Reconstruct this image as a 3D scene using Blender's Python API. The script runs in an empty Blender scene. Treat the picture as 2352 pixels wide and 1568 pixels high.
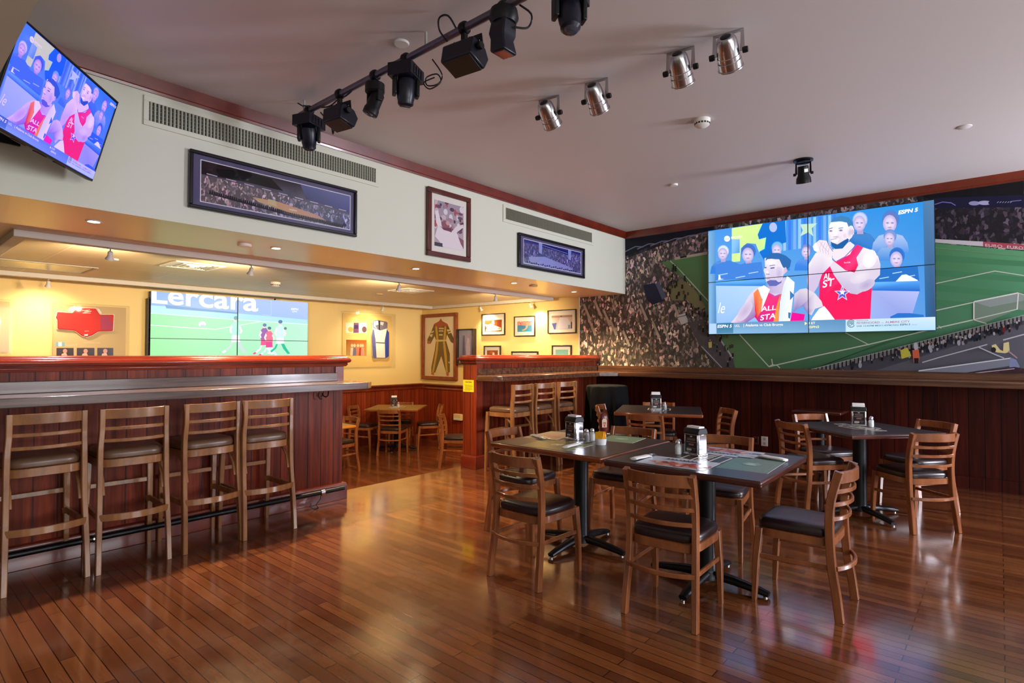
import bpy, bmesh, math, random
from mathutils import Vector, Matrix
random.seed(7)
R = math.radians
SC = bpy.context.scene
COL = SC.collection
# ------------------------------------------------------------------ camera
H = 1.38                                     # eye height above the main floor
F_PX, YAW, PITCH, ROLL = 1300.693, 0.711209733, 0.020565215, 0.00206433786
_F = Vector((math.cos(PITCH)*math.cos(YAW), math.cos(PITCH)*math.sin(YAW), math.sin(PITCH)))
_r = Vector((math.sin(YAW), -math.cos(YAW), 0))
_u = _r.cross(_F)
_c, _s = math.cos(ROLL), math.sin(ROLL)
CX, CY = _c*_r + _s*_u, -_s*_r + _c*_u
cam = bpy.data.cameras.new('camera'); cam.sensor_width = 36; cam.sensor_fit = 'HORIZONTAL'
cam.lens = F_PX*36/2352; cam.clip_start = 0.05
camo = bpy.data.objects.new('camera', cam); COL.objects.link(camo)
camo.matrix_world = Matrix(((CX.x, CY.x, -_F.x, 0), (CX.y, CY.y, -_F.y, 0), (CX.z, CY.z, -_F.z, H), (0, 0, 0, 1)))
SC.camera = camo
def at(x, y, ax, val):
    """surveyed point: where the sight line of a photo pixel meets the wall plane axis=val"""
    d = CX*((x-1176)/F_PX) - CY*((y-784)/F_PX) + _F
    o = Vector((0, 0, H))
    return o + d*((val-o[ax])/d[ax])
# ------------------------------------------------------------------ colour + materials
def lin(c):
    return tuple(((v/255)/12.92 if v/255 <= .04045 else ((v/255+.055)/1.055)**2.4) for v in c[:3])
def C4(c): return (*lin(c), 1.0)
MATS = {}
def mat(name, col=(128, 128, 128), rough=.5, metal=0, spec=.5, coat=0, emit=None, es=0, alpha=1, trans=0, ior=1.45):
    m = bpy.data.materials.new(name); m.use_nodes = True
    b = m.node_tree.nodes['Principled BSDF']
    b.inputs['Base Color'].default_value = C4(col); b.inputs['Roughness'].default_value = rough
    b.inputs['Metallic'].default_value = metal; b.inputs['Specular IOR Level'].default_value = spec
    b.inputs['Coat Weight'].default_value = coat; b.inputs['Coat Roughness'].default_value = .08
    b.inputs['Transmission Weight'].default_value = trans; b.inputs['IOR'].default_value = ior
    b.inputs['Alpha'].default_value = alpha
    if emit: b.inputs['Emission Color'].default_value = C4(emit); b.inputs['Emission Strength'].default_value = es
    MATS[name] = m
    return m
class NG:
    """tiny node-graph helper"""
    def __init__(s, m): s.t = m.node_tree; s.b = s.t.nodes['Principled BSDF']
    def n(s, typ, **kw):
        q = s.t.nodes.new(typ)
        for k, v in kw.items():
            if k.startswith('i_'):
                key = k[2:]; key = int(key) if key.isdigit() else key.replace('_', ' ')
                q.inputs[key].default_value = v
            else: setattr(q, k, v)
        return q
    def l(s, a, b): s.t.links.new(a, b)
    def math(s, op, a, b=None, c=None):
        q = s.n('ShaderNodeMath', operation=op)
        for i, v in enumerate((a, b, c)):
            if v is None: continue
            if isinstance(v, (int, float)): q.inputs[i].default_value = v
            else: s.l(v, q.inputs[i])
        return q.outputs[0]
    def mix(s, f, a, b, blend='MIX'):
        q = s.n('ShaderNodeMix', data_type='RGBA', blend_type=blend)
        for i, v in ((0, f), (6, a), (7, b)):
            if isinstance(v, (int, float)): q.inputs[i].default_value = v
            elif isinstance(v, tuple): q.inputs[i].default_value = v
            else: s.l(v, q.inputs[i])
        return q.outputs[2]
    def ramp(s, f, stops):
        q = s.n('ShaderNodeValToRGB'); e = q.color_ramp.elements
        while len(e) < len(stops): e.new(.5)
        for x, (p, c) in zip(e, stops): x.position = p; x.color = c
        s.l(f, q.inputs[0]); return q.outputs[0]
    def coord(s, kind='Object', scale=(1, 1, 1), rot=(0, 0, 0)):
        c = s.n('ShaderNodeTexCoord'); m = s.n('ShaderNodeMapping')
        m.inputs['Scale'].default_value = scale; m.inputs['Rotation'].default_value = rot
        s.l(c.outputs[kind], m.inputs[0]); return m.outputs[0]
    def bump(s, h, strength=.3, dist=.01):
        q = s.n('ShaderNodeBump'); q.inputs['Strength'].default_value = strength; q.inputs['Distance'].default_value = dist
        s.l(h, q.inputs['Height']); s.l(q.outputs[0], s.b.inputs['Normal'])
def wood(name, c1, c2, rough=.35, coat=.0, grain=(2, 2, 26), spec=.5, axis=None, board=0, groove=.006, gdark=.25):
    """stained timber; grain = noise scale per axis (small number along the fibre); board = plank width along axis"""
    m = mat(name, c1, rough, coat=coat, spec=spec); g = NG(m)
    v = g.coord('Object', grain)
    nz = g.n('ShaderNodeTexNoise', i_Scale=1.0, i_Detail=6.0, i_Roughness=.65); g.l(v, nz.inputs['Vector'])
    col = g.ramp(nz.outputs['Fac'], [(.32, C4(c1)), (.68, C4(c2))])
    if board:
        co = g.n('ShaderNodeTexCoord'); sp = g.n('ShaderNodeSeparateXYZ'); g.l(co.outputs['Object'], sp.inputs[0])
        k = g.math('DIVIDE', sp.outputs[axis], board); fl = g.math('FLOOR', k); fr = g.math('FRACT', k)
        wn = g.n('ShaderNodeTexWhiteNoise', noise_dimensions='1D'); g.l(fl, wn.inputs['W'])
        sh = g.math('MULTIPLY_ADD', wn.outputs['Value'], .5, .75)
        hs = g.n('ShaderNodeHueSaturation'); g.l(sh, hs.inputs['Value']); g.l(col, hs.inputs['Color']); col = hs.outputs[0]
        d = g.math('MINIMUM', fr, g.math('SUBTRACT', 1.0, fr)); e = groove/board
        gm = g.math('GREATER_THAN', d, e)
        col = g.mix(gm, g.mix(1.0, col, (gdark, gdark, gdark, 1), 'MULTIPLY'), col)
        g.bump(g.math('SMOOTH_MIN', d, e*1.6, .01), .5, .02)
    else:
        g.bump(nz.outputs['Fac'], .06, .004)
    g.l(col, g.b.inputs['Base Color'])
    return m
# ------------------------------------------------------------------ mesh builder
class M:
    def __init__(s): s.v = []; s.f = []; s.mi = []; s.x = Matrix.Identity(4); s.k = 0
    def add(s, vs, fs):
        o = len(s.v); s.v += [s.x @ Vector(p) for p in vs]
        for f in fs: s.f.append(tuple(i+o for i in f)); s.mi.append(s.k)
        return s
    def box(s, x0, y0, z0, x1, y1, z1):
        return s.add([(x0, y0, z0), (x1, y0, z0), (x1, y1, z0), (x0, y1, z0), (x0, y0, z1), (x1, y0, z1), (x1, y1, z1), (x0, y1, z1)],
                     [(3, 2, 1, 0), (4, 5, 6, 7), (0, 1, 5, 4), (1, 2, 6, 5), (2, 3, 7, 6), (3, 0, 4, 7)])
    def cbox(s, c, d, rz=0, rx=0, ry=0):
        old = s.x; s.x = old @ Matrix.Translation(c) @ Matrix.Rotation(rz, 4, 'Z') @ Matrix.Rotation(ry, 4, 'Y') @ Matrix.Rotation(rx, 4, 'X')
        s.box(-d[0]/2, -d[1]/2, -d[2]/2, d[0]/2, d[1]/2, d[2]/2); s.x = old; return s
    def rings(s, rs, closed=False, cap=True):
        n = len(rs[0]); vs = [p for r in rs for p in r]; fs = []
        m = len(rs) if closed else len(rs)-1
        for i in range(m):
            a, b = i*n, ((i+1) % len(rs))*n
            for j in range(n): fs.append((a+j, a+(j+1) % n, b+(j+1) % n, b+j))
        if cap and not closed: fs.append(tuple(range(n-1, -1, -1))); fs.append(tuple(range((len(rs)-1)*n, len(rs)*n)))
        return s.add(vs, fs)
    def frames(s, path, up):
        P = [Vector(p) for p in path]; out = []
        for i, p in enumerate(P):
            t = (P[min(i+1, len(P)-1)]-P[max(i-1, 0)]).normalized()
            sd = t.cross(Vector(up))
            if sd.length < 1e-4: sd = t.cross(Vector((.3, .9, .2)))
            sd.normalize(); out.append((p, sd, sd.cross(t).normalized()))
        return out
    def tube(s, path, r, n=8, up=(0, 0, 1), closed=False):
        fr = s.frames(path, up); rs = []
        for i, (p, a, b) in enumerate(fr):
            q = r[i] if isinstance(r, (list, tuple)) else r
            rs.append([p + a*(math.cos(2*math.pi*j/n)*q) + b*(math.sin(2*math.pi*j/n)*q) for j in range(n)])
        return s.rings(rs, closed)
    def sweep(s, path, w, h, up=(0, 0, 1), ch=.18):
        """rounded-rectangle section, w across, h along up"""
        fr = s.frames(path, up); rs = []
        for i, (p, a, b) in enumerate(fr):
            W = (w[i] if isinstance(w, (list, tuple)) else w)/2; Hh = (h[i] if isinstance(h, (list, tuple)) else h)/2
            k = min(W, Hh)*2*ch
            rs.append([p+a*x+b*y for x, y in ((W, -Hh+k), (W, Hh-k), (W-k, Hh), (-W+k, Hh), (-W, Hh-k), (-W, -Hh+k), (-W+k, -Hh), (W-k, -Hh))])
        return s.rings(rs)
    def lathe(s, prof, n=20, c=(0, 0, 0), axis='Z'):
        rot = {'Z': Matrix.Identity(4), 'X': Matrix.Rotation(R(90), 4, 'Y'), 'Y': Matrix.Rotation(R(-90), 4, 'X')}[axis]
        old = s.x; s.x = old @ Matrix.Translation(c) @ rot
        s.rings([[(max(r, 1e-4)*math.cos(2*math.pi*j/n), max(r, 1e-4)*math.sin(2*math.pi*j/n), z) for j in range(n)] for r, z in prof])
        s.x = old; return s
    def prism(s, pts, a, b, ax=2):
        def p3(u, v, w): return ((w, u, v), (u, w, v), (u, v, w))[ax]
        n = len(pts)
        return s.add([p3(u, v, a) for u, v in pts]+[p3(u, v, b) for u, v in pts],
                     [tuple(range(n-1, -1, -1)), tuple(range(n, 2*n))]+[(i, (i+1) % n, n+(i+1) % n, n+i) for i in range(n)])
    def frame(s, u0, v0, u1, v1, w, a, b, ax):
        """rectangular picture-frame border between depth a and b"""
        for q in ((u0, v0, u1, v0+w), (u0, v1-w, u1, v1), (u0, v0+w, u0+w, v1-w), (u1-w, v0+w, u1, v1-w)):
            s.prism([(q[0], q[1]), (q[2], q[1]), (q[2], q[3]), (q[0], q[3])], a, b, ax)
        return s
    def build(s, name, m, parent=None, smooth=False, bev=0, seg=2, loc=None, fix=True):
        me = bpy.data.meshes.new(name); me.from_pydata([tuple(p) for p in s.v], [], s.f)
        for x in (m if isinstance(m, (list, tuple)) else [m]): me.materials.append(x)
        for p, k in zip(me.polygons, s.mi): p.material_index = k
        if fix:
            b = bmesh.new(); b.from_mesh(me); bmesh.ops.recalc_face_normals(b, faces=b.faces); b.to_mesh(me); b.free()
        if smooth:
            for p in me.polygons: p.use_smooth = True
            me.set_sharp_from_angle(angle=R(smooth if smooth is not True else 40))
        o = bpy.data.objects.new(name, me); COL.objects.link(o)
        if parent: o.parent = parent
        if loc: o.location = loc
        if bev:
            mod = o.modifiers.new('soft_edges', 'BEVEL'); mod.width = bev; mod.segments = seg; mod.limit_method = 'ANGLE'; mod.angle_limit = R(35)
            if not smooth:
                for p in me.polygons: p.use_smooth = True
                me.set_sharp_from_angle(angle=R(40))
        return o
def tag(o, label, cat, group=None):
    o['label'] = label; o['category'] = cat
    if group: o['group'] = group
    return o
def struct(o, label=None):
    o['kind'] = 'structure'
    if label: o['label'] = label; 
    return o
def thing(name, label, cat, loc=(0, 0, 0), rz=0, group=None):
    o = bpy.data.objects.new(name, None); COL.objects.link(o); o.empty_display_size = .1
    o.location = loc; o.rotation_euler = (0, 0, rz)
    return tag(o, label, cat, group)
def kids(o): return [c for c in bpy.data.objects if c.parent == o]
def dup(root, loc, rz, label, group=None):
    def cp(o, par):
        c = o.copy(); COL.objects.link(c)
        if par is not None: c.parent = par
        for ch in kids_of.get(o.name, ()): cp(ch, c)
        return c
    kids_of = {}
    for o in list(bpy.data.objects):
        if o.parent is not None: kids_of.setdefault(o.parent.name, []).append(o)
    c = cp(root, None); c.location = loc; c.rotation_euler = (0, 0, rz); c['label'] = label
    if group: c['group'] = group
    return c
# ------------------------------------------------------------------ flat pictures (prints, screens, signs)
def mat_print(name, scale=30, emit=0.0, rough=.35, spec=.4, coat=0):
    """printed picture or lit screen: colour per face; alpha of the colour mixes in a crowd of small dots"""
    m = mat(name, (128, 128, 128), rough, spec=spec, coat=coat); g = NG(m)
    a = g.n('ShaderNodeAttribute', attribute_name='Col')
    v = g.coord('Object', (1, 1, .6))
    nz = g.n('ShaderNodeTexNoise', i_Scale=scale*.5, i_Detail=2.0); g.l(v, nz.inputs['Vector'])
    w = g.mix(.06, v, nz.outputs['Color'])
    vo = g.n('ShaderNodeTexVoronoi', i_Scale=scale); g.l(w, vo.inputs['Vector'])
    sp = g.n('ShaderNodeSeparateColor'); g.l(vo.outputs['Color'], sp.inputs[0])
    big = g.n('ShaderNodeTexNoise', i_Scale=scale*.08, i_Detail=3.0); g.l(v, big.inputs['Vector'])
    k = g.math('MULTIPLY', g.math('POWER', sp.outputs[0], 5.0), g.math('MULTIPLY_ADD', big.outputs['Fac'], 4.4, -.6))
    dot = g.math('ADD', g.math('MAXIMUM', k, 0.0), .045)
    tint = g.mix(.35, (1, 1, 1, 1), vo.outputs['Color'])
    cr = g.n('ShaderNodeVectorMath', operation='SCALE'); g.l(tint, cr.inputs[0]); g.l(dot, cr.inputs['Scale'])
    cm = g.mix(1.0, a.outputs['Color'], cr.outputs[0], 'MULTIPLY')
    col = g.mix(a.outputs['Alpha'], a.outputs['Color'], cm)
    if emit:
        g.b.inputs['Base Color'].default_value = (.01, .01, .01, 1)
        g.l(col, g.b.inputs['Emission Color']); g.b.inputs['Emission Strength'].default_value = emit
    else: g.l(col, g.b.inputs['Base Color'])
    return m
_txt = {}
def text_tris(s, shear=0, spacing=1, bold=0):
    key = (s, shear, spacing, bold)
    if key in _txt: return _txt[key]
    cu = bpy.data.curves.new('t', 'FONT'); cu.body = s; cu.shear = shear; cu.space_character = spacing; cu.offset = bold; cu.resolution_u = 4
    o = bpy.data.objects.new('t', cu); COL.objects.link(o)
    me = o.to_mesh(); vs = [(v.co.x, v.co.y) for v in me.vertices]; fs = [tuple(p.vertices) for p in me.polygons]
    o.to_mesh_clear(); bpy.data.objects.remove(o); bpy.data.curves.remove(cu)
    _txt[key] = (vs, fs); return _txt[key]
def clip_poly(P, box):
    u0, v0, u1, v1 = box
    for ax, lim, sg in ((0, u0, 1), (0, u1, -1), (1, v0, 1), (1, v1, -1)):
        out = []
        for i in range(len(P)):
            a, b = P[i-1], P[i]; da, db = (a[ax]-lim)*sg, (b[ax]-lim)*sg
            if (da >= 0) != (db >= 0):
                t = da/(da-db); out.append(tuple(a[j]+t*(b[j]-a[j]) for j in range(len(a))))
            if db >= 0: out.append(b)
        P = out
        if len(P) < 3: return []
    return P
class Pic:
    def __init__(s, step=.0002, cf=None): s.polys = []; s.step = step; s.k = 0; s.cf = cf; s.clip = None; s.map = None; s.fixed = None
    def pt(s, p): return s.map(p) if s.map else p
    def poly(s, pts, col, crowd=0, m=0, raw=False, keep=False):
        """col: one rgb or one per corner"""
        n = len(pts); cols = [col]*n if not isinstance(col[0], (tuple, list)) else col
        q = [(*(p if raw else s.pt(p)), *(s.cf(c) if s.cf else c)[:3]) for p, c in zip(pts, cols)]
        if not keep: s.k += 1
        if s.clip: q = clip_poly(q, s.clip)
        if len(q) >= 3: s.polys.append((q, s.k, crowd, m))
    def rect(s, x0, y0, x1, y1, col, crowd=0, m=0):
        c = [col[0], col[0], col[1], col[1]] if isinstance(col[0], (tuple, list)) else col   # bottom/top gradient
        s.poly([(x0, y0), (x1, y0), (x1, y1), (x0, y1)], c, crowd, m)
    def ell(s, cx, cy, rx, ry, col, n=18, rot=0, crowd=0):
        c, d = math.cos(rot), math.sin(rot)
        s.poly([(cx+rx*math.cos(t)*c-ry*math.sin(t)*d, cy+rx*math.cos(t)*d+ry*math.sin(t)*c) for t in (2*math.pi*i/n for i in range(n))], col, crowd)
    def soft(s, cx, cy, rx, ry, c0, c1, core=.5, n=16, rot=0):
        """out-of-focus blob: plain core, rim blending into c1"""
        c, d = math.cos(rot), math.sin(rot); s.k += 1
        P = lambda q, t: (cx+rx*q*math.cos(t)*c-ry*q*math.sin(t)*d, cy+rx*q*math.cos(t)*d+ry*q*math.sin(t)*c)
        T = [2*math.pi*i/n for i in range(n)]
        s.poly([P(core, t) for t in T], c0, keep=True)
        for i in range(n): s.poly([P(core, T[i-1]), P(1, T[i-1]), P(1, T[i]), P(core, T[i])], [c0, c1, c1, c0], keep=True)
    def line(s, pts, w, col, crowd=0):
        for a, b in zip(pts, pts[1:]):
            d = math.hypot(b[0]-a[0], b[1]-a[1]) or 1; nx, ny = -(b[1]-a[1])/d*w/2, (b[0]-a[0])/d*w/2
            s.poly([(a[0]+nx, a[1]+ny), (b[0]+nx, b[1]+ny), (b[0]-nx, b[1]-ny), (a[0]-nx, a[1]-ny)], col, crowd)
    def text(s, t, x, y, size, col, align=0, width=None, shear=0, bold=0, ybase=None, slope=0, flip=1):
        """x,y baseline start in picture units; width fits the line; flip=-1 when picture y runs downward"""
        vs, fs = text_tris(t, shear, 1, bold)
        w = max(v[0] for v in vs) if vs else 1
        kx = (width/w) if width else size; x0 = x - align*w*kx
        s.k += 1
        for f in fs:
            s.poly([(x0+vs[i][0]*kx, y+flip*vs[i][1]*size+slope*vs[i][0]*kx) for i in f], col, keep=True)
    def build(s, name, mats, O, ux, uy, parent=None, back=0):
        """O origin, ux/uy unit vectors of the plane; layers rise along ux x uy"""
        O, ux, uy = Vector(O), Vector(ux), Vector(uy); nz = ux.cross(uy)
        b = bmesh.new(); lay = b.loops.layers.float_color.new('Col')
        for q, k, crowd, m in s.polys:
            vs = [b.verts.new(O+ux*p[0]+uy*p[1]+nz*(k*s.step)) for p in q]
            try: f = b.faces.new(vs)
            except ValueError: continue
            f.material_index = m
            f.normal_update()
            if f.normal.dot(nz) < 0:
                f.normal_flip()
            for lp in f.loops:
                p = q[vs.index(lp.vert)]; lp[lay] = (*lin(p[2:5]), crowd)
        bmesh.ops.triangulate(b, faces=b.faces[:], quad_method='BEAUTY', ngon_method='EAR_CLIP')
        me = bpy.data.meshes.new(name); b.to_mesh(me); b.free()
        for x in (mats if isinstance(mats, (list, tuple)) else [mats]): me.materials.append(x)
        o = bpy.data.objects.new(name, me); COL.objects.link(o)
        if parent: o.parent = parent
        return o
# ------------------------------------------------------------------ materials
XM, YS, YP, YB, ZC, ZF, ZS = 7.55, 4.255, 4.747, 8.93, 3.2, -.33, 2.27
m_wall = mat('cream_paint', (216, 217, 200), .55, spec=.3)
m_yel = mat('yellow_paint', (240, 212, 140), .5, spec=.3)
m_ceil = mat('ceiling_paint', (204, 197, 194), .55, spec=.3)
m_soff = mat('soffit_paint', (222, 196, 150), .28, spec=.5)
m_mah = wood('mahogany_trim', (92, 28, 16), (124, 44, 22), .28, .3, (3, 3, 3))
m_cap = wood('polished_cap', (96, 26, 14), (136, 48, 24), .2, .5, (2, 14, 14))
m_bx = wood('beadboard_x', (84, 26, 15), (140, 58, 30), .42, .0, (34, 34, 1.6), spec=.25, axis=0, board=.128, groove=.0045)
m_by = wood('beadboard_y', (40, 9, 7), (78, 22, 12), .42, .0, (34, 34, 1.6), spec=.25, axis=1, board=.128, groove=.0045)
m_wx = wood('wainscot_x', (108, 34, 15), (148, 58, 27), .34, .15, (40, 40, 1.4), axis=0, board=.105, groove=.004)
m_wy = wood('wainscot_y', (108, 34, 15), (148, 58, 27), .34, .15, (40, 40, 1.4), axis=1, board=.105, groove=.004)
m_ctx = wood('worn_counter_x', (62, 48, 44), (122, 96, 84), .24, .35, (1.2, 22, 30))
m_cty = wood('worn_counter_y', (62, 40, 30), (118, 78, 54), .24, .35, (22, 1.2, 30))
m_blk = mat('black_metal', (16, 16, 20), .38, .3)
m_blkp = mat('black_plastic', (14, 14, 18), .45)
m_chrome = mat('chrome', (205, 205, 210), .16, 1)
m_alu = mat('polished_aluminium', (190, 188, 190), .24, 1)
m_white = mat('white_plastic', (226, 224, 216), .4)
m_grey = mat('grey_paint', (170, 166, 158), .5)
def floor_mat():
    m = mat('strip_floor', (120, 60, 30), .2, spec=.5, coat=1); g = NG(m)
    g.b.inputs['Coat Roughness'].default_value = .10; g.b.inputs['Coat IOR'].default_value = 1.6
    v = g.coord('Object', (1, 1, 1), (0, 0, R(90)))
    br = g.n('ShaderNodeTexBrick', i_Scale=1.0, i_Mortar_Size=.0022, i_Mortar_Smooth=.2, i_Bias=0.0, i_Brick_Width=.95, i_Row_Height=.062, offset=.37)
    br.inputs['Color1'].default_value = C4((100, 53, 29)); br.inputs['Color2'].default_value = C4((140, 85, 47)); br.inputs['Mortar'].default_value = C4((26, 11, 7))
    g.l(v, br.inputs['Vector'])
    v2 = g.coord('Object', (26, 1.6, 10))
    nz = g.n('ShaderNodeTexNoise', i_Scale=1.0, i_Detail=7.0, i_Roughness=.7); g.l(v2, nz.inputs['Vector'])
    gr = g.ramp(nz.outputs['Fac'], [(.3, (.66, .62, .58, 1)), (.7, (1.12, 1.08, 1.04, 1))])
    col = g.mix(1.0, br.outputs['Color'], gr, 'MULTIPLY')
    g.l(col, g.b.inputs['Base Color'])
    v3 = g.coord('Object', (1.1, 1.1, 1.1))
    n3 = g.n('ShaderNodeTexNoise', i_Scale=2.2, i_Detail=6.0, i_Roughness=.7); g.l(v3, n3.inputs['Vector'])
    rr = g.n('ShaderNodeMapRange', i_3=.10, i_4=.30); g.l(n3.outputs['Fac'], rr.inputs[0]); rr.inputs[1].default_value = .3; rr.inputs[2].default_value = .75
    g.l(rr.outputs[0], g.b.inputs['Roughness'])
    cr = g.n('ShaderNodeMapRange'); g.l(n3.outputs['Fac'], cr.inputs[0]); cr.inputs[1].default_value = .3; cr.inputs[2].default_value = .75; cr.inputs[3].default_value = .06; cr.inputs[4].default_value = .2
    g.l(cr.outputs[0], g.b.inputs['Coat Roughness'])
    g.bump(g.math('ADD', g.math('MULTIPLY', nz.outputs['Fac'], .15), g.math('MULTIPLY', br.outputs['Fac'], -1.0)), .3, .003)
    return m
m_floor = floor_mat()
def tile_mat():
    m = mat('ceiling_tile', (226, 206, 170), .45, spec=.35); g = NG(m)
    v = g.coord('Object')
    br = g.n('ShaderNodeTexBrick', i_Scale=1.0, i_Mortar_Size=.009, i_Mortar_Smooth=.3, i_Brick_Width=1.2, i_Row_Height=.6, offset=0)
    br.inputs['Color1'].default_value = C4((226, 208, 172)); br.inputs['Color2'].default_value = C4((220, 200, 164)); br.inputs['Mortar'].default_value = C4((236, 224, 198))
    g.l(v, br.inputs['Vector']); g.l(br.outputs['Color'], g.b.inputs['Base Color'])
    g.bump(br.outputs['Fac'], .5, .006)
    return m
m_tile = tile_mat()
# ------------------------------------------------------------------ room shell
XL, YN = -2.6, -3.6
struct(M().box(XL, YN, -.45, XM+.1, 5.0, 0).build('floor', m_floor), 'polished reddish strip floor of the main room')
struct(M().box(XL, 5.0, -.5, XM+.1, YB+.1, ZF).build('floor', m_floor), 'lower strip floor of the back dining room')
struct(M().box(XL, YN, ZC, XM+.1, YS+.02, ZC+.1).build('ceiling', m_ceil), 'painted main room ceiling')
struct(M().box(XL, YS, ZS, XM-.008, 5.18, ZC).build('wall_upper', [m_wall, m_soff]), 'cream bulkhead wall above the opening')
o = bpy.data.objects['wall_upper']
for p in o.data.polygons:
    if p.normal.z < -.5 or p.normal.y > .5: p.material_index = 1
struct(M().box(XL, YN, ZS, .288, YS, ZC).build('wall_lowered', [m_wall]), 'lowered bulkhead over the near corner')
struct(M().box(XL, 5.18, 2.29, XM, YB, 2.36).build('ceiling', m_tile), 'tiled ceiling of the back dining room')
struct(M().box(XM, YN, 0, XM+.1, 5.083, ZC).build('wall_right', m_wall), 'wall behind the stadium mural')
struct(M().box(XM, 5.083, ZF, XM+.1, YB+.1, 2.4).build('wall_side', m_yel), 'yellow side wall of the back room')
struct(M().box(XL, YB, ZF, XM, YB+.1, 2.4).build('wall_back', m_yel), 'yellow back wall of the back room')
struct(M().box(XL-.1, YN, -.5, XL, YB, ZC).build('wall_left', m_wall), 'left wall')
# near wall with three tall windows (behind the viewpoint)
w = M()
edges = [XL, -1.6, .6, 1.4, 3.6, 6.3, 7.4, XM+.1]
for i in range(0, 8, 2): w.box(edges[i], YN-.12, 0, edges[i+1], YN, ZC)
for a, b in ((-1.6, .6), (1.4, 3.6), (6.3, 7.4)): w.box(a, YN-.12, 0, b, YN, .75).box(a, YN-.12, 2.75, b, YN, ZC)
struct(w.build('wall_near', m_wall), 'window wall facing the mural corner')
for i, (a, b) in enumerate(((-1.6, .6), (1.4, 3.6), (6.3, 7.4))):
    struct(M().frame(a, .75, b, 2.75, .06, YN-.1, YN-.02, 1).box((a+b)/2-.02, YN-.09, .81, (a+b)/2+.02, YN-.03, 2.69).build('window_%d' % (i+1), m_mah), 'tall window')
# crown mouldings
struct(M().prism([(YS-.035, ZC), (YS, ZC), (YS, 3.102), (YS-.012, 3.102), (YS-.016, 3.118), (YS-.02, 3.124)], .288, XM, 0).build('trim_2', m_mah), 'timber crown moulding on the bulkhead')
struct(M().prism([(XM-.035, ZC), (XM, ZC), (XM, 3.102), (XM-.012, 3.102), (XM-.016, 3.118), (XM-.02, 3.124)], YN, YS-.01, 1).build('trim_3', m_mah), 'timber crown moulding above the mural')
# lower wall panelling
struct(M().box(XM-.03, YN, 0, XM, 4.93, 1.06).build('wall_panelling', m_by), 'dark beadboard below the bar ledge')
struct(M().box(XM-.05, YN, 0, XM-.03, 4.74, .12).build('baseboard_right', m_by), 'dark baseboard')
struct(M().box(XL, YB-.03, ZF, XM, YB, .70).build('wall_wainscot', m_wx), 'mahogany wainscot of the back wall')
struct(M().box(XM-.03, 5.0, ZF, XM, YB-.03, .70).build('wall_wainscot', m_wy), 'mahogany wainscot of the side wall')
prof = [(0, .77), (.05, .765), (.055, .745), (.04, .725), (.03, .70), (.045, .672), (.036, .655), (0, .65)]
struct(M().prism([(YB-a, z) for a, z in prof], XL, XM-.03, 0).build('trim_4', m_mah), 'chair rail of the back wall')
struct(M().prism([(XM-a, z) for a, z in prof], 5.0, YB-.03, 1).build('trim_5', m_mah), 'chair rail of the side wall')
struct(M().box(XL, YB-.05, ZF, XM-.05, YB-.03, ZF+.13).build('baseboard_back', m_mah), 'baseboard of the back wall')
struct(M().box(XM-.05, 5.0, ZF, XM-.03, YB-.03, ZF+.13).build('baseboard_side', m_mah), 'baseboard of the side wall')
# lighting frame under the back-room ceiling
rg = M().frame(.75, 5.50, 7.42, 8.46, .085, 2.236, 2.29, 2)
struct(rg.build('trim_6', mat('pale_rail', (206, 200, 188), .5), bev=.004), 'pale rectangular lighting rail on the back-room ceiling')
# ------------------------------------------------------------------ bar partitions
capp = [(-.035, 1.352), (-.02, 1.356), (.02, 1.352), (.03, 1.335), (.05, 1.326), (.058, 1.308), (.05, 1.29), (.03, 1.284), (.035, 1.27), (.022, 1.252), (-.035, 1.252)]
def partition(name, x0, x1, label, pier):
    t = thing(name, label, 'partition', (x0 if x0 > 0 else x1, YP, 0))
    def P(nm, m, mt, **k): 
        o = m.build(nm, mt, **k); o.parent = t; o.location = -Vector(t.location); return o
    P('panel', M().box(x0, YP, 0, x1, 4.955, 1.30), m_bx)
    c = M()
    y0, y1 = YP, 4.955
    e0, e1 = (x0-.7, x1) if x0 < 0 else (x0, XM)
    rs = []
    # moulded cap: section swept round the free end
    for (a, z) in capp:
        if x0 < 0: rs.append([(e0, y0-a, z), (x1+a, y0-a, z), (x1+a, y1+a, z), (e0, y1+a, z)])
        else: rs.append([(x0-a, y0-a, z), (e1, y0-a, z), (e1, y1+a, z), (x0-a, y1+a, z)])
    c.rings(rs)
    P('cap_rail', c, m_cap, bev=.004)
    pl = [(.035, 0), (.035, .135), (.028, .15), (.01, .156), (.0, .156)]
    b = M(); rs = []
    for (a, z) in pl:
        if x0 < 0: rs.append([(e0, y0-a, z), (x1+a, y0-a, z), (x1+a, y1+a*.3, z), (e0, y1+a*.3, z)])
        else: rs.append([(x0-a, y0-a, z), (e1, y0-a, z), (e1, y1+a*.3, z), (x0-a, y1+a*.3, z)])
    b.rings(rs); P('plinth', b, m_mah, bev=.003)
    if pier: P('end_post', M().box(x0-.006, y0-.012, .156, x0+.10, y1+.006, 1.252), m_wy, bev=.003)
    else: P('end_post', M().box(x1-.085, y0-.01, 1.10, x1+.004, y1, 1.252), m_mah, bev=.003)
    return t
partition('bar_partition', -1.9, 3.04, 'mahogany beadboard half wall with moulded cap behind the four-stool bar', False)
partition('bar_partition', 4.85, XM-.03, 'mahogany beadboard half wall with yellow caution sign on its end post', True)
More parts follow.
